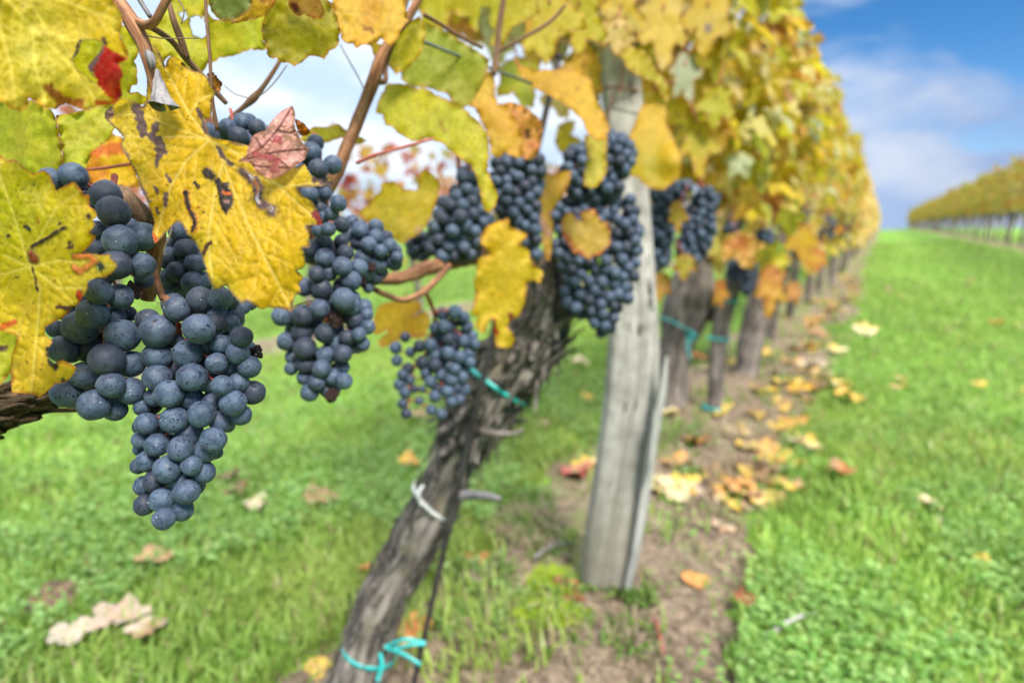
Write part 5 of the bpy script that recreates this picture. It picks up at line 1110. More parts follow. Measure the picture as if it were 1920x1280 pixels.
cluster('few loose grapes hanging along the brown cane beside the pink leaf', Mm, .375, [(588, 250, 7, .40), (600, 300, 8, .395), (610, 360, 8, .395), (618, 420, 7, .395)], True, None, (), 0, False, 5)
Cc = [(645, 561, 22, 0), (603, 541, 20, 0), (594, 514, 16, 0), (616, 512, 16, 0), (609, 484, 19, 0), (642, 500, 19, 0), (659, 526, 19, 1), (606, 456, 18, 1), (581, 467, 18, 1), (571, 538, 18, 1), (568, 592, 21, 0), (600, 579, 19, 0), (629, 599, 22, 0), (665, 601, 18, 1), (528, 593, 19, 1), (566, 622, 20, 1), (609, 625, 19, 0), (629, 640, 20, 1), (537, 640, 18, 1), (572, 653, 22, 0), (610, 666, 18, 0), (642, 663, 18, 0), (549, 669, 15, 2), (572, 683, 18, 1), (603, 691, 18, 0), (546, 691, 13, 2), (571, 707, 15, 1), (594, 717, 16, 0), (624, 707, 17, 0), (645, 714, 16, 0), (581, 735, 18, 0), (613, 730, 15, 1), (622, 741, 18, 0), (641, 688, 15, 1), (651, 633, 16, 1), (673, 627, 14, 1), (680, 645, 14, 1), (690, 613, 14, 1), (660, 651, 13, 2), (682, 575, 16, 2), (660, 575, 17, 1),
      (673, 502, 17, 1), (648, 474, 16, 1), (641, 421, 16, 2), (660, 560, 17, 1), (550, 620, 16, 2), (590, 610, 16, 2), (590, 665, 15, 2), (620, 560, 16, 2), (640, 540, 16, 2), (548, 600, 16, 2), (527, 583, 15, 3), (626, 470, 14, 2), (640, 452, 14, 2), (632, 620, 14, 2), (687, 590, 13, 2)]
cluster('full blue bunch hanging beside the lower tip of the golden leaf', Cc, .395, [(620, 470, 8, .42), (612, 520, 9, .415), (612, 600, 8, .42), (605, 700, 5, .42)], True, None, (32, 12), 0, True, 6)
C2 = [(676, 432, 17, 1), (705, 424, 14, 1), (706, 444, 15, 1), (680, 484, 17, 1), (691, 459, 16, 1), (714, 471, 13, 1), (731, 461, 15, 1), (741, 470, 13, 2), (709, 496, 16, 2), (740, 493, 15, 2), (726, 490, 13, 2), (670, 456, 14, 2), (703, 520, 15, 2), (688, 511, 16, 2), (715, 511, 13, 3), (655, 440, 14, 2), (725, 445, 13, 2), (700, 480, 15, 2), (745, 482, 12, 2), (660, 415, 13, 3), (690, 440, 13, 3), (697, 501, 12, 0), (679, 530, 12, 1), (690, 540, 10, 1)]
cluster('shoulder bunch of grapes behind the full blue bunch near the yellow leaf', C2, .42, [(660, 420, 7, .44), (690, 460, 7, .44), (705, 510, 6, .44)], True, None, (21, 22), 0, True, 7)
Dd = [(760, 632, 10), (742, 652, 12), (744, 676, 11), (787, 649, 12), (807, 647, 13), (841, 635, 14, 0), (833, 612, 14, 0), (853, 585, 14, 0), (829, 588, 13, 0), (792, 679, 13), (816, 684, 13), (863, 669, 13), (880, 662, 12), (866, 706, 13), (846, 711, 13), (799, 699, 12), (807, 716, 12), (750, 721, 12), (759, 736, 11), (792, 729, 7), (777, 729, 8), (786, 751, 8), (755, 756, 10), (762, 775, 10), (809, 768, 10), (828, 776, 11), (839, 733, 13), (816, 743, 12), (846, 753, 11), (861, 749, 11), (881, 679, 11), (890, 645, 11), (839, 662, 14, 0), (826, 702, 12), (755, 702, 11),
      (870, 595, 12), (876, 612, 12), (816, 615, 12), (853, 692, 12), (830, 655, 13, 1), (850, 650, 13, 1), (860, 630, 13, 1), (870, 640, 13, 1), (815, 665, 13, 1), (830, 680, 13, 1), (845, 685, 13, 1), (870, 690, 12, 1), (835, 715, 12, 1), (855, 725, 12, 1), (870, 730, 12, 1), (820, 728, 12, 1), (825, 630, 13, 1), (845, 610, 13, 1), (885, 630, 11, 1), (770, 660, 10, 1), (765, 690, 11, 1), (768, 712, 10, 1), (860, 606, 9, 0), (848, 598, 9, 1)]
cluster('loose small bunch with red stalks showing, left of the leaning trunk', Dd, .585, [(795, 540, 7, .51), (810, 575, 8, .56), (815, 600, 7, .59), (800, 660, 7, .60), (775, 690, 6, .595), (768, 740, 5, .59), (763, 768, 4, .59)], True, None, (57, 58), 0, False, 8, 0.75)

def pack(poly, rpx, seed, jit=0.12, layers=3):
    """berry centres filling a traced outline of a bunch: front layer close packed, others behind the gaps"""
    rng = np.random.default_rng(seed); a = np.array(poly, float); x0, y0 = a.min(0); x1, y1 = a.max(0); out = []
    segs = [(*poly[i], *poly[(i + 1) % len(poly)]) for i in range(len(poly))]
    for ly in range(layers):
        got = []
        for _ in range(2600):
            x, y = rng.uniform(x0, x1), rng.uniform(y0, y1)
            if not inside(poly, np.array([x]), np.array([y]))[0] or seg_dist(np.array([x]), np.array([y]), segs)[0] < rpx * 0.55: continue
            if all((x - p[0]) ** 2 + (y - p[1]) ** 2 > (rpx * 1.38) ** 2 for p in got): got.append((x, y))
        for x, y in got:
            e = seg_dist(np.array([x]), np.array([y]), segs)[0]
            out.append((x, y, rpx * rng.uniform(0.88, 1.1), ly * 1.1 + 1.3 * max(0, 1 - e / (rpx * 3.2))))
    out.sort(key=lambda b: b[3])
    return out[:170]
MIDC = [
 ('dark shaded bunch under the draping lime leaf tip', [(795, 470), (808, 415), (826, 372), (848, 340), (868, 305), (890, 312), (905, 360), (925, 400), (918, 440), (896, 480), (880, 492), (850, 492), (820, 488)], 13.5, .60, (860, 300, 890), .62),
 ('dark bunch behind the bright yellow leaf of the gnarled trunk', [(918, 300), (955, 285), (1000, 285), (1022, 300), (1018, 350), (1010, 420), (1022, 470), (1010, 500), (985, 470), (950, 430), (930, 400), (915, 350)], 12, .66, (970, 280, 0), .68),
 ('small sliver of grapes left of the dark shaded bunch', [(758, 470), (768, 440), (790, 432), (808, 445), (806, 480), (800, 494), (775, 490)], 9.5, .64, (785, 432, 0), .66),
 ('upper bunch in front of the post beneath the golden leaf', [(1048, 330), (1058, 285), (1082, 268), (1120, 262), (1142, 246), (1178, 254), (1194, 286), (1184, 320), (1166, 336), (1168, 372), (1120, 380), (1080, 372), (1056, 360)], 11.5, .76, (1110, 250, 0), .78),
 ('big round bunch beside the post with a pale leaf on it', [(1030, 420), (1038, 385), (1075, 360), (1120, 365), (1160, 360), (1190, 368), (1206, 410), (1202, 470), (1196, 530), (1182, 575), (1160, 590), (1146, 625), (1128, 638), (1106, 604), (1070, 594), (1052, 560), (1048, 500), (1036, 470)], 11.8, .775, (1110, 350, 0), .79),
 ('shadowed bunch just right of the post', [(1208, 380), (1216, 352), (1256, 340), (1290, 338), (1300, 352), (1282, 380), (1262, 420), (1262, 460), (1252, 500), (1226, 512), (1210, 450)], 9.0, 1.20, (1250, 335, 0), 1.27),
 ('blue bunch between two yellow leaves right of the post', [(1282, 400), (1300, 360), (1330, 345), (1350, 370), (1340, 400), (1346, 430), (1330, 470), (1310, 490), (1290, 500), (1268, 480), (1270, 440)], 9.0, 1.24, (1312, 345, 0), 1.30),
 ('small dark bunch above the orange leaf patch along the row', [(1356, 420), (1370, 402), (1390, 410), (1392, 438), (1376, 448), (1358, 440)], 6.0, 1.75, (1374, 400, 0), 1.77),
 ('small bluish bunch half hidden in yellow leaves along the row', [(1412, 440), (1424, 426), (1448, 430), (1450, 452), (1432, 472), (1416, 462)], 5.6, 1.95, (1430, 424, 0), 1.97),
 ('low dark bunch hanging on the slender young stem', [(1356, 510), (1370, 488), (1404, 490), (1420, 496), (1418, 530), (1408, 552), (1396, 556), (1384, 530), (1366, 526)], 5.4, 2.1, (1388, 486, 0), 2.12),
 ('tiny dark bunch farther along the row under orange leaves', [(1442, 408), (1452, 394), (1468, 400), (1474, 416), (1462, 428), (1448, 422)], 4.8, 2.3, (1458, 394, 0), 2.32),
 ('far small dark bunch beside golden leaves low on the row', [(1484, 468), (1494, 456), (1510, 460), (1512, 476), (1500, 488), (1488, 482)], 4.2, 2.7, (1498, 456, 0), 2.72),
]
for i, (lab, poly, rp, d, st, ds) in enumerate(MIDC):
    bs = pack(poly, rp, 40 + i); a = np.array(poly, float); cx = a[:, 0].mean(); yb = a[:, 1].max()
    cluster(lab, bs, d, [(st[0], st[1] - 14, rp * 0.6, ds), (st[0], st[1] + 10, rp * 0.6, ds + 0.01), (cx, (st[1] + yb) / 2, rp * 0.5, ds + 0.01), (cx, yb - rp * 2, rp * 0.35, ds + 0.01)], False, None, (), 0, d < 1.0, 60 + i, 0.25, 1.0)

# ------------------------------------------------------------------ leaves of the rows
def leaf_template(nb, rings, seed, serr=0.05, deep=0.46):
    """five-lobed leaf blade, petiole at the origin, tip towards +y, unit long"""
    rng = np.random.default_rng(seed); lob = [(90, 1.0, 26), (90 - 62, 0.86, 25), (90 + 62, 0.86, 25), (90 - 124, 0.62, 26), (90 + 124, 0.62, 26)]
    lob = [(a + rng.normal() * 5, l * rng.uniform(0.9, 1.1), w) for a, l, w in lob]
    V = [(0, 0, 0)]; T = [0.0]; th = np.linspace(-90 + 9, 270 - 9, nb)
    for k in range(1, rings + 1):
        f = k / rings
        for i, a in enumerate(th):
            rr = max(l * (1 - deep + deep * math.exp(-((a - c) / (w * 0.86)) ** 2)) * math.exp(-(max(0, abs(a - c) - 34) / 40) ** 2) for c, l, w in lob)
            rr = max(rr, 0.30) * (1 + serr * (1 if i % 2 else -1) * (f > 0.9)) * f * 0.62
            x, y = rr * math.cos(R(a)), rr * math.sin(R(a)); V.append((x, y, 0)); T.append(f)
    V = np.array(V); T = np.array(T)
    ang = np.degrees(np.arctan2(V[:, 1], V[:, 0])); rr = np.hypot(V[:, 0], V[:, 1])
    vein = np.min([np.abs((ang - c + 180) % 360 - 180) for c, _, _ in lob], axis=0) * rr
    V[:, 2] = 0.10 * np.sin(np.clip(vein / 9.0, 0, 1.6)) - 0.35 * rr ** 2 * rng.uniform(-0.3, 1.2) + 0.22 * V[:, 0] ** 2 * rng.uniform(-1, 2) + 0.06 * np.sin(ang / 23.0 + seed) * T
    V[:, 1] += 0.12
    F = [(0, 1 + i, 2 + i) for i in range(nb - 1)]
    for k in range(rings - 1):
        b = 1 + k * nb; F += [(b + i, b + nb + i, b + nb + i + 1, b + i + 1) for i in range(nb - 1)]
    return V, F, T, vein
TP_NEAR = [leaf_template(33, 3, s) for s in range(5)]
TP_FAR = [leaf_template(21, 1, s, 0.0) for s in range(4)]
PALS = [(c * 1.12 + 0.015, w) for c, w in [(S(236, 204, 30), 3.4), (S(220, 208, 24), 3.2), (S(204, 202, 40), 1.1), (S(140, 168, 50), 0.25), (S(240, 188, 50), 2.2), (S(228, 140, 40), 0.9), (S(176, 88, 40), 0.35), (S(240, 222, 140), 2.4), (S(214, 222, 186), 0.9), (S(150, 110, 70), 0.2)]]  # constant lift paints a pale waxy reflection into the leaf colours
PALS_FAR = [(c * 1.36 + 0.04, w) for c, w in [(S(240, 202, 70), 3), (S(236, 192, 84), 2.4), (S(228, 204, 140), 2.4), (S(214, 200, 60), 2.4), (S(224, 160, 74), 1.5), (S(244, 232, 190), 1.3), (S(180, 180, 60), 1.0), (S(196, 110, 60), .6), (S(150, 110, 74), .3)]]  # larger lift here, again waxy reflection put into the colour
RED_PALS = [(c * 1.12 + 0.015, w) for c, w in [(S(190, 90, 60), 2.5), (S(210, 140, 90), 2), (S(214, 120, 90), 1.6), (S(224, 190, 60), 2), (S(160, 60, 50), 1.2), (S(150, 160, 60), 0.8)]]
RGT_PALS = [(c * 1.12 + 0.015, w) for c, w in [(S(220, 190, 60), 3), (S(190, 190, 60), 3), (S(150, 170, 60), 2), (S(220, 140, 60), 1.6), (S(200, 110, 60), 1.0), (S(232, 214, 130), 1.0)]]
def foliage_mesh(name, n, seed, lx, ly, z0, z1, smin, smax, pals, near, center=(0, 0), reject=None, ztop=0.06, low=0.0, warm=0.0):
    rng = np.random.default_rng(seed); Vs = []; Fs = []; Cs = []; off = 0; TP = TP_NEAR if near else TP_FAR
    w = np.array([p[1] for p in pals]); w = w / w.sum(); cols = np.array([p[0] for p in pals])
    tries = 0; got = 0
    while got < n and tries < n * 12:
        tries += 1
        y = rng.uniform(-ly, ly); t = rng.random()
        z = z0 + (z1 - z0) * t
        if low and rng.random() < low: z = z0 - rng.random() ** 1.5 * 0.25
        side = rng.choice((-1, 1)); half = lx * (0.55 + 0.45 * math.sin(math.pi * min(1, max(0.12, 1.05 - t))))
        x = side * half * (1 - 0.7 * rng.random() ** 2)
        z += ztop * math.sin((y + center[1]) * 7 + seed) * t + (rng.random() < 0.06) * (t > 0.7) * rng.random() * 0.20
        c = np.array([center[0] + x, center[1] + y, z])
        s = rng.uniform(smin, smax)
        if reject is not None and reject(c, s): continue
        got += 1
        V, F, T, vn = TP[rng.integers(len(TP))]
        e = Euler((R(rng.uniform(25, 105)), R(rng.normal() * 18), (math.pi / 2 if x > 0 else -math.pi / 2) + rng.normal() * 0.9), 'XYZ')
        M = np.array(e.to_matrix()) @ np.diag([1, -1, 1])
        W = (V * s) @ M.T + c
        k = rng.choice(len(pals), p=w); col = cols[k] * rng.uniform(0.8, 1.15)
        c2 = cols[rng.choice(len(pals), p=w)]
        CC = col * (1 - 0.4 * T[:, None] ** 3) + c2 * 0.4 * T[:, None] ** 3
        if near:
            v = np.exp(-(vn / 2.2) ** 2)[:, None] * 0.3; CC = CC * (1 - v) + S(236, 224, 110) * v
            if rng.random() < 0.4: CC = np.where(T[:, None] > 0.99, CC * 0.5 + S(150, 80, 40) * 0.5, CC)
        Vs.append(W); Cs.append(CC); Fs += [tuple(i + off for i in f) for f in F]; off += len(W)
    return mesh_from(name, np.vstack(Vs), Fs, True, np.vstack(Cs))

# near vines: their own foliage in the row's hedge, above the fruit
ZB, ZT = 0.90, 1.44
def in_clear(c, s):
    """leave free the near air right before the camera, where each leaf is modelled on its own"""
    return math.hypot(c[0] - CAM[0], c[1] - CAM[1]) < 0.42
me = foliage_mesh('foliage', 150, 71, .16, .30, 1.07, ZT, .085, .125, PALS, True, (-0.50, 0.86), in_clear)
o = link('foliage', me, M_FOL, V1); o.location = -Vector(V1.location)
me = foliage_mesh('foliage', 110, 72, .16, .62, 1.16, ZT, .085, .125, PALS, True, (-0.52, -0.10), in_clear)
o = link('foliage', me, M_FOL, V0); o.location = -Vector(V0.location)
def near_fol(root, n, seed, ly, y, z0=ZB, low=0.06, x=-0.47):
    me = foliage_mesh('foliage', n, seed, .20, ly, z0, ZT + 0.03, .085, .125, PALS, True, (x, y), None, 0.05, low)
    o = link('foliage', me, M_FOL, root); o.location = -Vector(root.location)
VP = empty('grapevine', (-0.47, 1.62, 0), 'leafy yellow grapevine head standing directly behind the post top', 'vine')
pts = np.array([[-0.60, 1.62, -0.02], [-0.62, 1.66, 0.35], [-0.56, 1.64, 0.66], [-0.50, 1.60, 0.92]])
V, F, G = tube(pts, [0.028, 0.026, 0.03, 0.02], 30, 20, trunk_rough(61)); link('trunk', mesh_from('trunk', local(V, VP), F, True, None, G), M_BARK2, VP)
near_fol(VP, 300, 73, .42, 1.55, 0.97, 0.02)
near_fol(VB, 250, 74, .36, 2.22, 0.90, 0.06)
near_fol(VC, 110, 75, .22, 2.55, 0.84, 0.12)
near_fol(VD, 260, 76, .45, 2.95, 0.80, 0.14)
def canes(root, x, y, n, seed):
    rng = random.Random(seed); mb = MB()
    for _ in range(n):
        a = [x + rng.uniform(-.05, .05), y + rng.uniform(-.35, .35), 0.78]
        b = [a[0] + rng.uniform(-.08, .08), a[1] + rng.uniform(-.12, .12), 1.15]; c = [b[0] + rng.uniform(-.08, .08), b[1] + rng.uniform(-.1, .1), 1.62 + rng.uniform(0, .12)]
        V, F, G = tube([a, b, c], [0.005, 0.004, 0.002], 14, 6); mb.add(V, F, None, G)
    link('canes', mb.mesh('canes', root.location), M_CANED, root)

# the rest of the row, and its neighbours: single vines, copies of a few built ones
def vine_kind(seed, pals, n, z0, z1, near, lx=.21, ly=.52, low=0.10, sm=(.085, .125), trunk_r=0.030, extra_fruit=False):
    rng = random.Random(seed)
    pts = [[rng.uniform(-.04, .02), 0, -0.03], [rng.uniform(-.05, .03), rng.uniform(-.05, .05), 0.3], [rng.uniform(-.04, .03), rng.uniform(-.05, .05), 0.58], [0, rng.uniform(-.05, .08), 0.80]]
    V, F, G = tube(pts, [trunk_r * 1.1, trunk_r, trunk_r * 0.95, trunk_r * 0.8], 18 if near else 8, 14 if near else 8, trunk_rough(seed, 0.2))
    arm = tube([[0, -0.5, 0.74], [0, -0.2, 0.77], [0, 0.05, 0.78], [0, 0.3, 0.77], [0, 0.5, 0.74]], [0.010, 0.014, 0.02, 0.014, 0.010], 14, 8, trunk_rough(seed + 3, 0.2))
    return (mesh_from('trunk', V, F, True, None, G), mesh_from('cordon', arm[0], arm[1], True, None, arm[2]),
            foliage_mesh('foliage', n, seed, lx, ly, z0, z1, sm[0], sm[1], pals, near, (0, 0), None, 0.05, low))
def put_vine(kind, x, y, rz, sc, label, group):
    z = float(gz(x, y))
    root = empty('grapevine', (x, y, z), label, 'vine', group)
    for nm, me, mt in zip(('trunk', 'cordon', 'foliage'), kind, (M_BARK2, M_BARK2, M_FOL)):
        o = bpy.data.objects.new(nm, me); COL.objects.link(o); o.parent = root
        if not me.materials: me.materials.append(mt)
    root.rotation_euler.z = rz; root.scale = (1, 1, sc)
    return root
rr = random.Random(99)
KN = [vine_kind(200 + i, PALS, 340, 0.74, 1.54, True, low=0.10) for i in range(3)]
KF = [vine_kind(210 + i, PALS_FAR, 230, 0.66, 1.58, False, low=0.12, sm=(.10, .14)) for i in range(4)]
y = 3.9; i = 0
while y < 86:
    k = KN[i % 3] if y < 9 else KF[i % 4]
    if i == 0: lab, grp = 'golden grapevine standing third beyond the post, dark trunk by the pale fallen leaves', None
    elif i == 1: lab, grp = 'golden grapevine with shadowed trunk fourth beyond the post', None
    else: lab, grp = 'golden yellow grapevine far along the left row, running to the hilltop', 'vines running to the hilltop along the left row'
    put_vine(k, ROW_X + rr.uniform(-.05, .03), y, rr.choice((0, math.pi)), rr.uniform(.95, 1.05), lab, grp)
    y += 0.98; i += 1
KR = [vine_kind(230 + i, RGT_PALS, 230, 0.80, 1.98, False, .22, .58, 0.02, (.10, .15), 0.034) for i in range(4)]
y = 5.5; i = 0
while y < 86:
    put_vine(KR[i % 4], 2.66 + rr.uniform(-.04, .04), y, rr.choice((0, math.pi)), rr.uniform(.95, 1.06), 'green and yellow grapevine in the row across the grass lane', 'vines in the right hand row across the grass lane'.replace('right hand ', ''))
    y += 1.05; i += 1
KL = [vine_kind(250 + i, RED_PALS, 95, 0.78, 1.36, False, .20, .58, 0.05, (.08, .13), 0.028) for i in range(4)]
for x, y0, y1, grp in ((-3.1, 0.2, 42, 'reddish vines of the next row behind the grapes'), (-5.8, 3.0, 50, 'reddish vines of the second row behind the grapes')):
    y = y0; i = 0
    while y < y1:
        put_vine(KL[(i + (x < -4)) % 4], x + rr.uniform(-.05, .05), y, rr.choice((0, math.pi)), rr.uniform(.9, 1.08), 'thin reddish grapevine in the next row beyond the grass' if x > -4 else 'thin reddish grapevine two rows beyond the grass', grp)
        y += 1.1; i += 1
# dark fruit hanging in the fruit zone farther along
def small_cluster_mesh(seed, nu=10):
    rng = np.random.default_rng(seed); mb = MB()
    for _ in range(46):
        t = rng.random(); a = rng.random() * 6.28; r = 0.036 * (1 - 0.75 * t) * math.sqrt(rng.random()); c = np.array([r * math.cos(a), r * math.sin(a), -t * 0.14])
        for nv in (6,):
            V = [(0, 0, 1)] + [(math.sin(math.pi * i / nv) * math.cos(6.283 * j / nu), math.sin(math.pi * i / nv) * math.sin(6.283 * j / nu), math.cos(math.pi * i / nv)) for i in range(1, nv) for j in range(nu)] + [(0, 0, -1)]
            F = [(0, 1 + j, 1 + (j + 1) % nu) for j in range(nu)] + [(1 + i * nu + j, 1 + (i + 1) * nu + j, 1 + (i + 1) * nu + (j + 1) % nu, 1 + i * nu + (j + 1) % nu) for i in range(nv - 2) for j in range(nu)]
            mb.add(np.array(V) * 0.0078 + c, F)
    me = mb.mesh('grape_cluster'); me.materials.append(M_GRAPE); return me
SM = [small_cluster_mesh(s) for s in range(4)]
def put_cluster(x, y, z, lab, grp, s=1.0):
    o = bpy.data.objects.new('grape_cluster', SM[rr.randint(0, 3)]); COL.objects.link(o); o.location = (x, y, z); o.rotation_euler.z = rr.uniform(0, 6.28); o.scale = (s, s, s); tag(o, lab, 'grapes', grp)
for i in range(26):
    yy = 2.9 + 8 * (i / 26.0) ** 1.3 + rr.uniform(-.1, .1)
    put_cluster(ROW_X + rr.uniform(.05, .20), yy, rr.uniform(.66, .86), 'small dark grape bunch low under golden leaves farther along the left row', 'dark bunches farther along the left row')
for i in range(90):
    yy = 8.0 + 40 * (i / 90.0) ** 1.4 + rr.uniform(-.3, .3)
    put_cluster(2.66 + rr.uniform(-.22, .0), yy, float(gz(2.66, yy)) + rr.uniform(.72, .90), 'dark grape bunch hanging under the vines of the row across the grass lane', 'dark bunches in the row across the grass lane', 1.5)

# ------------------------------------------------------------------ fallen leaves and bits on the ground
TF = [leaf_template(33, 3, 30 + s, 0.05, 0.34) for s in range(4)]
def fallen(px, py, wpx, c1, c2, label, group=None, crumple=1.0, seed=0):
    g0 = ground(px, py); d = depth_of(g0); s = wpx * d / FPX * 0.95
    rng = np.random.default_rng(seed + int(px)); V, F, T, vn = TF[rng.integers(4)]
    W = V.copy(); W[:, 1] -= 0.2
    n2 = np.array([mnoise.noise(Vector((v[0] * 3.2, v[1] * 3.2, seed * 3.1 + px))) for v in W]); n3 = np.array([mnoise.noise(Vector((v[0] * 7, v[1] * 7, seed + 9))) for v in W])
    W[:, 2] = 0.25 * crumple * n2 + 0.10 * n3 + 0.45 * crumple * (np.hypot(W[:, 0], W[:, 1]) ** 2) * (rng.random() + 0.2)
    W[:, 2] -= W[:, 2].min()
    a = rng.random() * 6.28; ca, sa = math.cos(a), math.sin(a); W = W @ np.array([[ca, sa, 0], [-sa, ca, 0], [0, 0, 1]])
    W[:, 2] += rng.uniform(-.25, .25) * W[:, 0] + rng.uniform(-.2, .2) * W[:, 1]; W[:, 2] -= W[:, 2].min()
    W *= s * 1.25
    f = smooth(-0.25, 0.3, n2)[:, None]; C = np.array(c1) * (1 - f) + np.array(c2) * f; v = np.exp(-(vn / 2) ** 2)[:, None] * 0.35; C = C * (1 - v) + S(214, 180, 120) * v
    soil = abs(g0[0] + 0.46) < 0.3
    o = link('fallen_leaf', mesh_from('fallen_leaf', W, F, True, C), M_FALL, None, (g0[0], g0[1], float(sz(g0[0], g0[1])) + (0.001 if soil else 0.030)))
    return tag(o, label, 'fallen leaf', group)
BEI, PIN, TAN, ORA, YEF, CRE, MAR, DKB = S(206, 190, 170), S(190, 150, 140), S(176, 140, 105), S(230, 164, 84), S(236, 200, 84), S(238, 222, 186), S(150, 30, 45), S(96, 72, 60)
FL = [
 (140, 1216, 70, BEI, S(190, 180, 165), 'grey beige curled leaf lying lowest in the grass at bottom left'), (232, 1184, 84, S(196, 164, 150), BEI, 'large pinkish beige leaf lying flat in the bottom left grass'), (282, 1206, 66, TAN, BEI, 'tan leaf lying just right of the large pinkish beige leaf'),
 (302, 1072, 72, S(220, 176, 130), TAN, 'orange beige leaf standing in grass above the bottom left leaves'), (98, 1152, 84, S(120, 84, 84), DKB, 'dark purplish dead leaf in the grass at the lower left edge'), (596, 1262, 54, YEF, S(230, 190, 90), 'yellow leaf at the bottom edge left of the leaning trunk'),
 (770, 1215, 70, ORA, S(200, 110, 50), 'orange leaf under the loose turquoise tie ends'), (480, 972, 48, S(220, 200, 160), BEI, 'cream leaf in the grass right of the long bunch'), (430, 916, 40, S(150, 110, 100), DKB, 'small brown leaf in the grass behind the long bunch'), (446, 944, 46, S(140, 90, 70), DKB, 'reddish brown strip leaf below the small brown leaf'),
 (606, 958, 58, S(170, 130, 110), TAN, 'dull pink brown leaf in grass midway to the leaning trunk'), (770, 890, 40, YEF, ORA, 'yellow orange leaf in grass just left of the white twine'), (786, 796, 34, S(214, 190, 150), TAN, 'pale leaf in grass below the loose small bunch'), (896, 1048, 46, ORA, S(190, 100, 50), 'orange curled leaf between the rod and the post'),
 (1082, 900, 58, MAR, S(190, 110, 100), 'dark red leaf on the ground left of the post'), (1264, 944, 62, CRE, S(230, 206, 160), 'pale cream leaf right of the post foot'), (1228, 936, 50, S(226, 200, 160), CRE, 'second pale cream leaf touching the post side'), (1062, 1134, 60, S(170, 90, 50), S(130, 70, 40), 'rust brown leaf at the foot of the post by the moss'),
 (686, 1090, 28, ORA, S(190, 110, 60), 'small orange leaf left of the leaning trunk low down'), (1306, 1110, 48, S(220, 150, 90), ORA, 'orange leaf on bare soil right of the post foot'), (1392, 1152, 40, S(170, 80, 60), DKB, 'brown red leaf on soil at the lane edge'), (1356, 1016, 36, S(226, 180, 140), BEI, 'peach leaf on soil between post and dry grass'),
 (1256, 786, 42, YEF, CRE, 'yellow leaf on soil beside the knobby vine foot'), (1346, 786, 44, YEF, S(240, 214, 110), 'yellow leaf at the foot of the slender young stem'), (1450, 742, 36, YEF, S(236, 190, 60), 'bright yellow leaf on soil beyond the slender stem'), (1498, 748, 50, ORA, S(240, 190, 60), 'orange yellow leaf at the lane edge beyond the slender stem'),
 (1486, 800, 50, S(232, 176, 80), ORA, 'amber leaf at the soil edge nearest the lane grass'), (1456, 852, 60, S(228, 190, 110), ORA, 'amber leaf beside the dry grass tuft'), (1450, 890, 66, S(206, 170, 140), BEI, 'beige crumpled leaf on soil beside the dry grass'), (1518, 690, 46, CRE, BEI, 'pale leaf among others at the soil edge farther on'), (1540, 706, 36, S(214, 206, 200), BEI, 'greyish white leaf at the soil edge farther on'),
 (1570, 904, 52, S(206, 120, 70), TAN, 'orange brown leaf alone in the lane grass'), (1590, 760, 50, YEF, ORA, 'yellow orange leaf pair piece in the lane grass'), (1620, 634, 40, CRE, YEF, 'pale leaf in the lane grass farther away'), (1864, 616, 28, YEF, ORA, 'yellow leaf in grass near the right edge'), (1830, 736, 26, S(210, 190, 90), YEF, 'dull yellow leaf deep in the lane grass'),
 (1740, 968, 36, S(226, 210, 150), CRE, 'pale straw leaf in the near lane grass'), (1838, 1072, 24, S(220, 200, 60), YEF, 'small yellow leaf low in the near lane grass'), (1086, 694, 40, S(226, 206, 160), CRE, 'pale leaf in the grass left of the post middle'), (1100, 760, 26, ORA, YEF, 'orange speck leaf in grass left of the post'), (1270, 738, 40, ORA, TAN, 'orange leaf behind the post by the vine foot'),
 (1300, 680, 50, S(230, 150, 80), S(190, 110, 60), 'orange leaf on soil behind the knobby vine'), (1530, 610, 30, YEF, ORA, 'yellow leaf on the far soil edge'), (1330, 700, 34, CRE, BEI, 'pale leaf between knobby vine and slender stem'), (1250, 880, 34, S(210, 180, 140), TAN, 'tan leaf in the soil beside the split post edge'), (1376, 690, 26, YEF, S(220, 200, 80), 'yellow leaf beside the dark slanting vine foot')]
for i, (px, py, w, c1, c2, lab) in enumerate(FL): fallen(px, py, w, c1, c2, lab, None, 0.5 if i < 5 else 1.0, i)
rng = random.Random(5)
for i in range(170):
    yy = 1.45 + 8.0 * rng.random() ** 1.5; xx = -0.46 + (rng.gauss(.19, .07) if i % 4 else rng.uniform(-.30, .34))
    v = np.array([xx, yy, 0.0]) - CAM; dd = float(np.dot(v, FW)); px = 960 + FPX * float(np.dot(v, RT)) / dd; py = 640 - FPX * float(np.dot(v, UP)) / dd
    fallen(px, py, rng.uniform(.055, .10) * FPX / dd, rng.choice((YEF, YEF, ORA, CRE, BEI, TAN, DKB)), rng.choice((ORA, TAN, YEF, DKB)), 'small fallen leaf in the litter along the soil strip farther down the row', 'leaf litter along the soil strip', 1.0, 100 + i)
for i in range(30):
    xx = rng.uniform(-2.6, -0.9) if i < 12 else rng.uniform(0.1, 1.8); yy = rng.uniform(1.0, 6.5) if i < 12 else rng.uniform(1.8, 9)
    v = np.array([xx, yy, float(gz(xx, yy))]) - CAM; dd = float(np.dot(v, FW)); px = 960 + FPX * float(np.dot(v, RT)) / dd; py = 640 - FPX * float(np.dot(v, UP)) / dd
    side = xx < 0
    fallen(px, py, rng.uniform(.04, .07) * FPX / dd, rng.choice((YEF, CRE, BEI, S(200, 170, 140))), rng.choice((ORA, TAN, YEF)), 'small pale leaf scattered in the grass behind the vines' if side else 'small pale leaf scattered in the grass lane', 'leaves scattered in the grass behind the vines' if side else 'leaves scattered in the grass lane', 0.9, 200 + i)
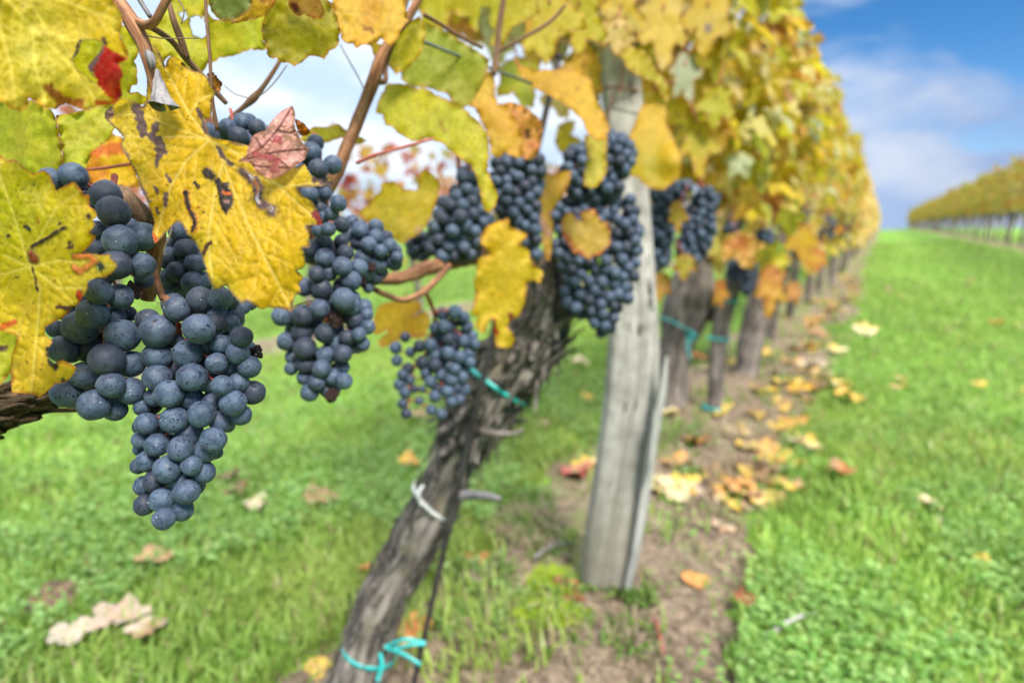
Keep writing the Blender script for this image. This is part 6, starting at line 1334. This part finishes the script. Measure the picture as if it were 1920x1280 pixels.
def debris():
    rng = np.random.default_rng(8); mb = MB()
    for i in range(5200):
        y = 0.3 + 6.5 * rng.random() ** 1.7; x = -0.46 + rng.uniform(-.42, .42)
        if not in_soil(np.array([x]), np.array([y]))[0]: continue
        z = float(sz(x, y)) + 0.003; a = rng.random() * 6.28
        if rng.random() < 0.5:      # straw and stem bits
            l = rng.uniform(.012, .05); w = rng.uniform(.0008, .002); d = np.array([math.cos(a), math.sin(a), rng.uniform(-.1, .35)]); p = np.array([-d[1], d[0], 0])
            o = np.array([x, y, z]); V = [o - p * w, o + p * w, o + d * l + p * w * .5, o + d * l - p * w * .5, o + np.array([0, 0, w * 1.5]), o + d * l + np.array([0, 0, w])]
            mb.add(V, [(0, 1, 4), (3, 2, 5), (0, 4, 5, 3), (1, 2, 5, 4)], np.array([.36, .28, .18]) * rng.uniform(.4, 1.25))
        else:                       # clods
            r = rng.uniform(.003, .014) * (0.6 + rng.random()); V = []
            for t, q in ((1, 0), (0.3, 1), (-0.5, 1)):
                for j in range(6 if q else 1):
                    b = j * 1.047 + a; k = r * rng.uniform(.7, 1.2); V.append([x + k * q * math.cos(b), y + k * q * math.sin(b), z - .006 + k * t * .7])
            mb.add(V, [(0, 1 + j, 1 + (j + 1) % 6) for j in range(6)] + [(1 + j, 7 + j, 7 + (j + 1) % 6, 1 + (j + 1) % 6) for j in range(6)], np.array([.21, .155, .11]) * rng.uniform(.4, 1.3))
    tag(link('soil_debris', mb.mesh('soil_debris', None, False), M_FALL), kind='stuff')
debris()
def ground_stick(label, a, b, r, mat, lift=0.02):
    p, q = ground(*a), ground(*b); p[2], q[2] = sz(p[0], p[1]), sz(q[0], q[1]); m = (p + q) / 2 + np.array([0, 0, 0.012])
    V, F, G = tube([p + [0, 0, lift], m + [0, 0, lift], q + [0, 0, lift]], [r, r * 0.9, r * 0.6], 16, 8, lambda t, s, k: 1 + 0.2 * mnoise.noise(Vector((math.cos(t), math.sin(t), s * 40))))
    tag(center_obj('fallen_twig', V, F, mat, None, G), label, 'twig')
ground_stick('pale dry stick lying in the grass at the lane edge', (1432, 1222), (1530, 1174), .0045, M_SPLIT, 0.03)
ground_stick('thin reddish stem lying on the soil at the bottom', (1222, 1182), (1242, 1262), .0032, M_RED)
ground_stick('short grey twig on the soil left of the post', (1000, 1075), (1068, 1040), .003, M_GREYB)
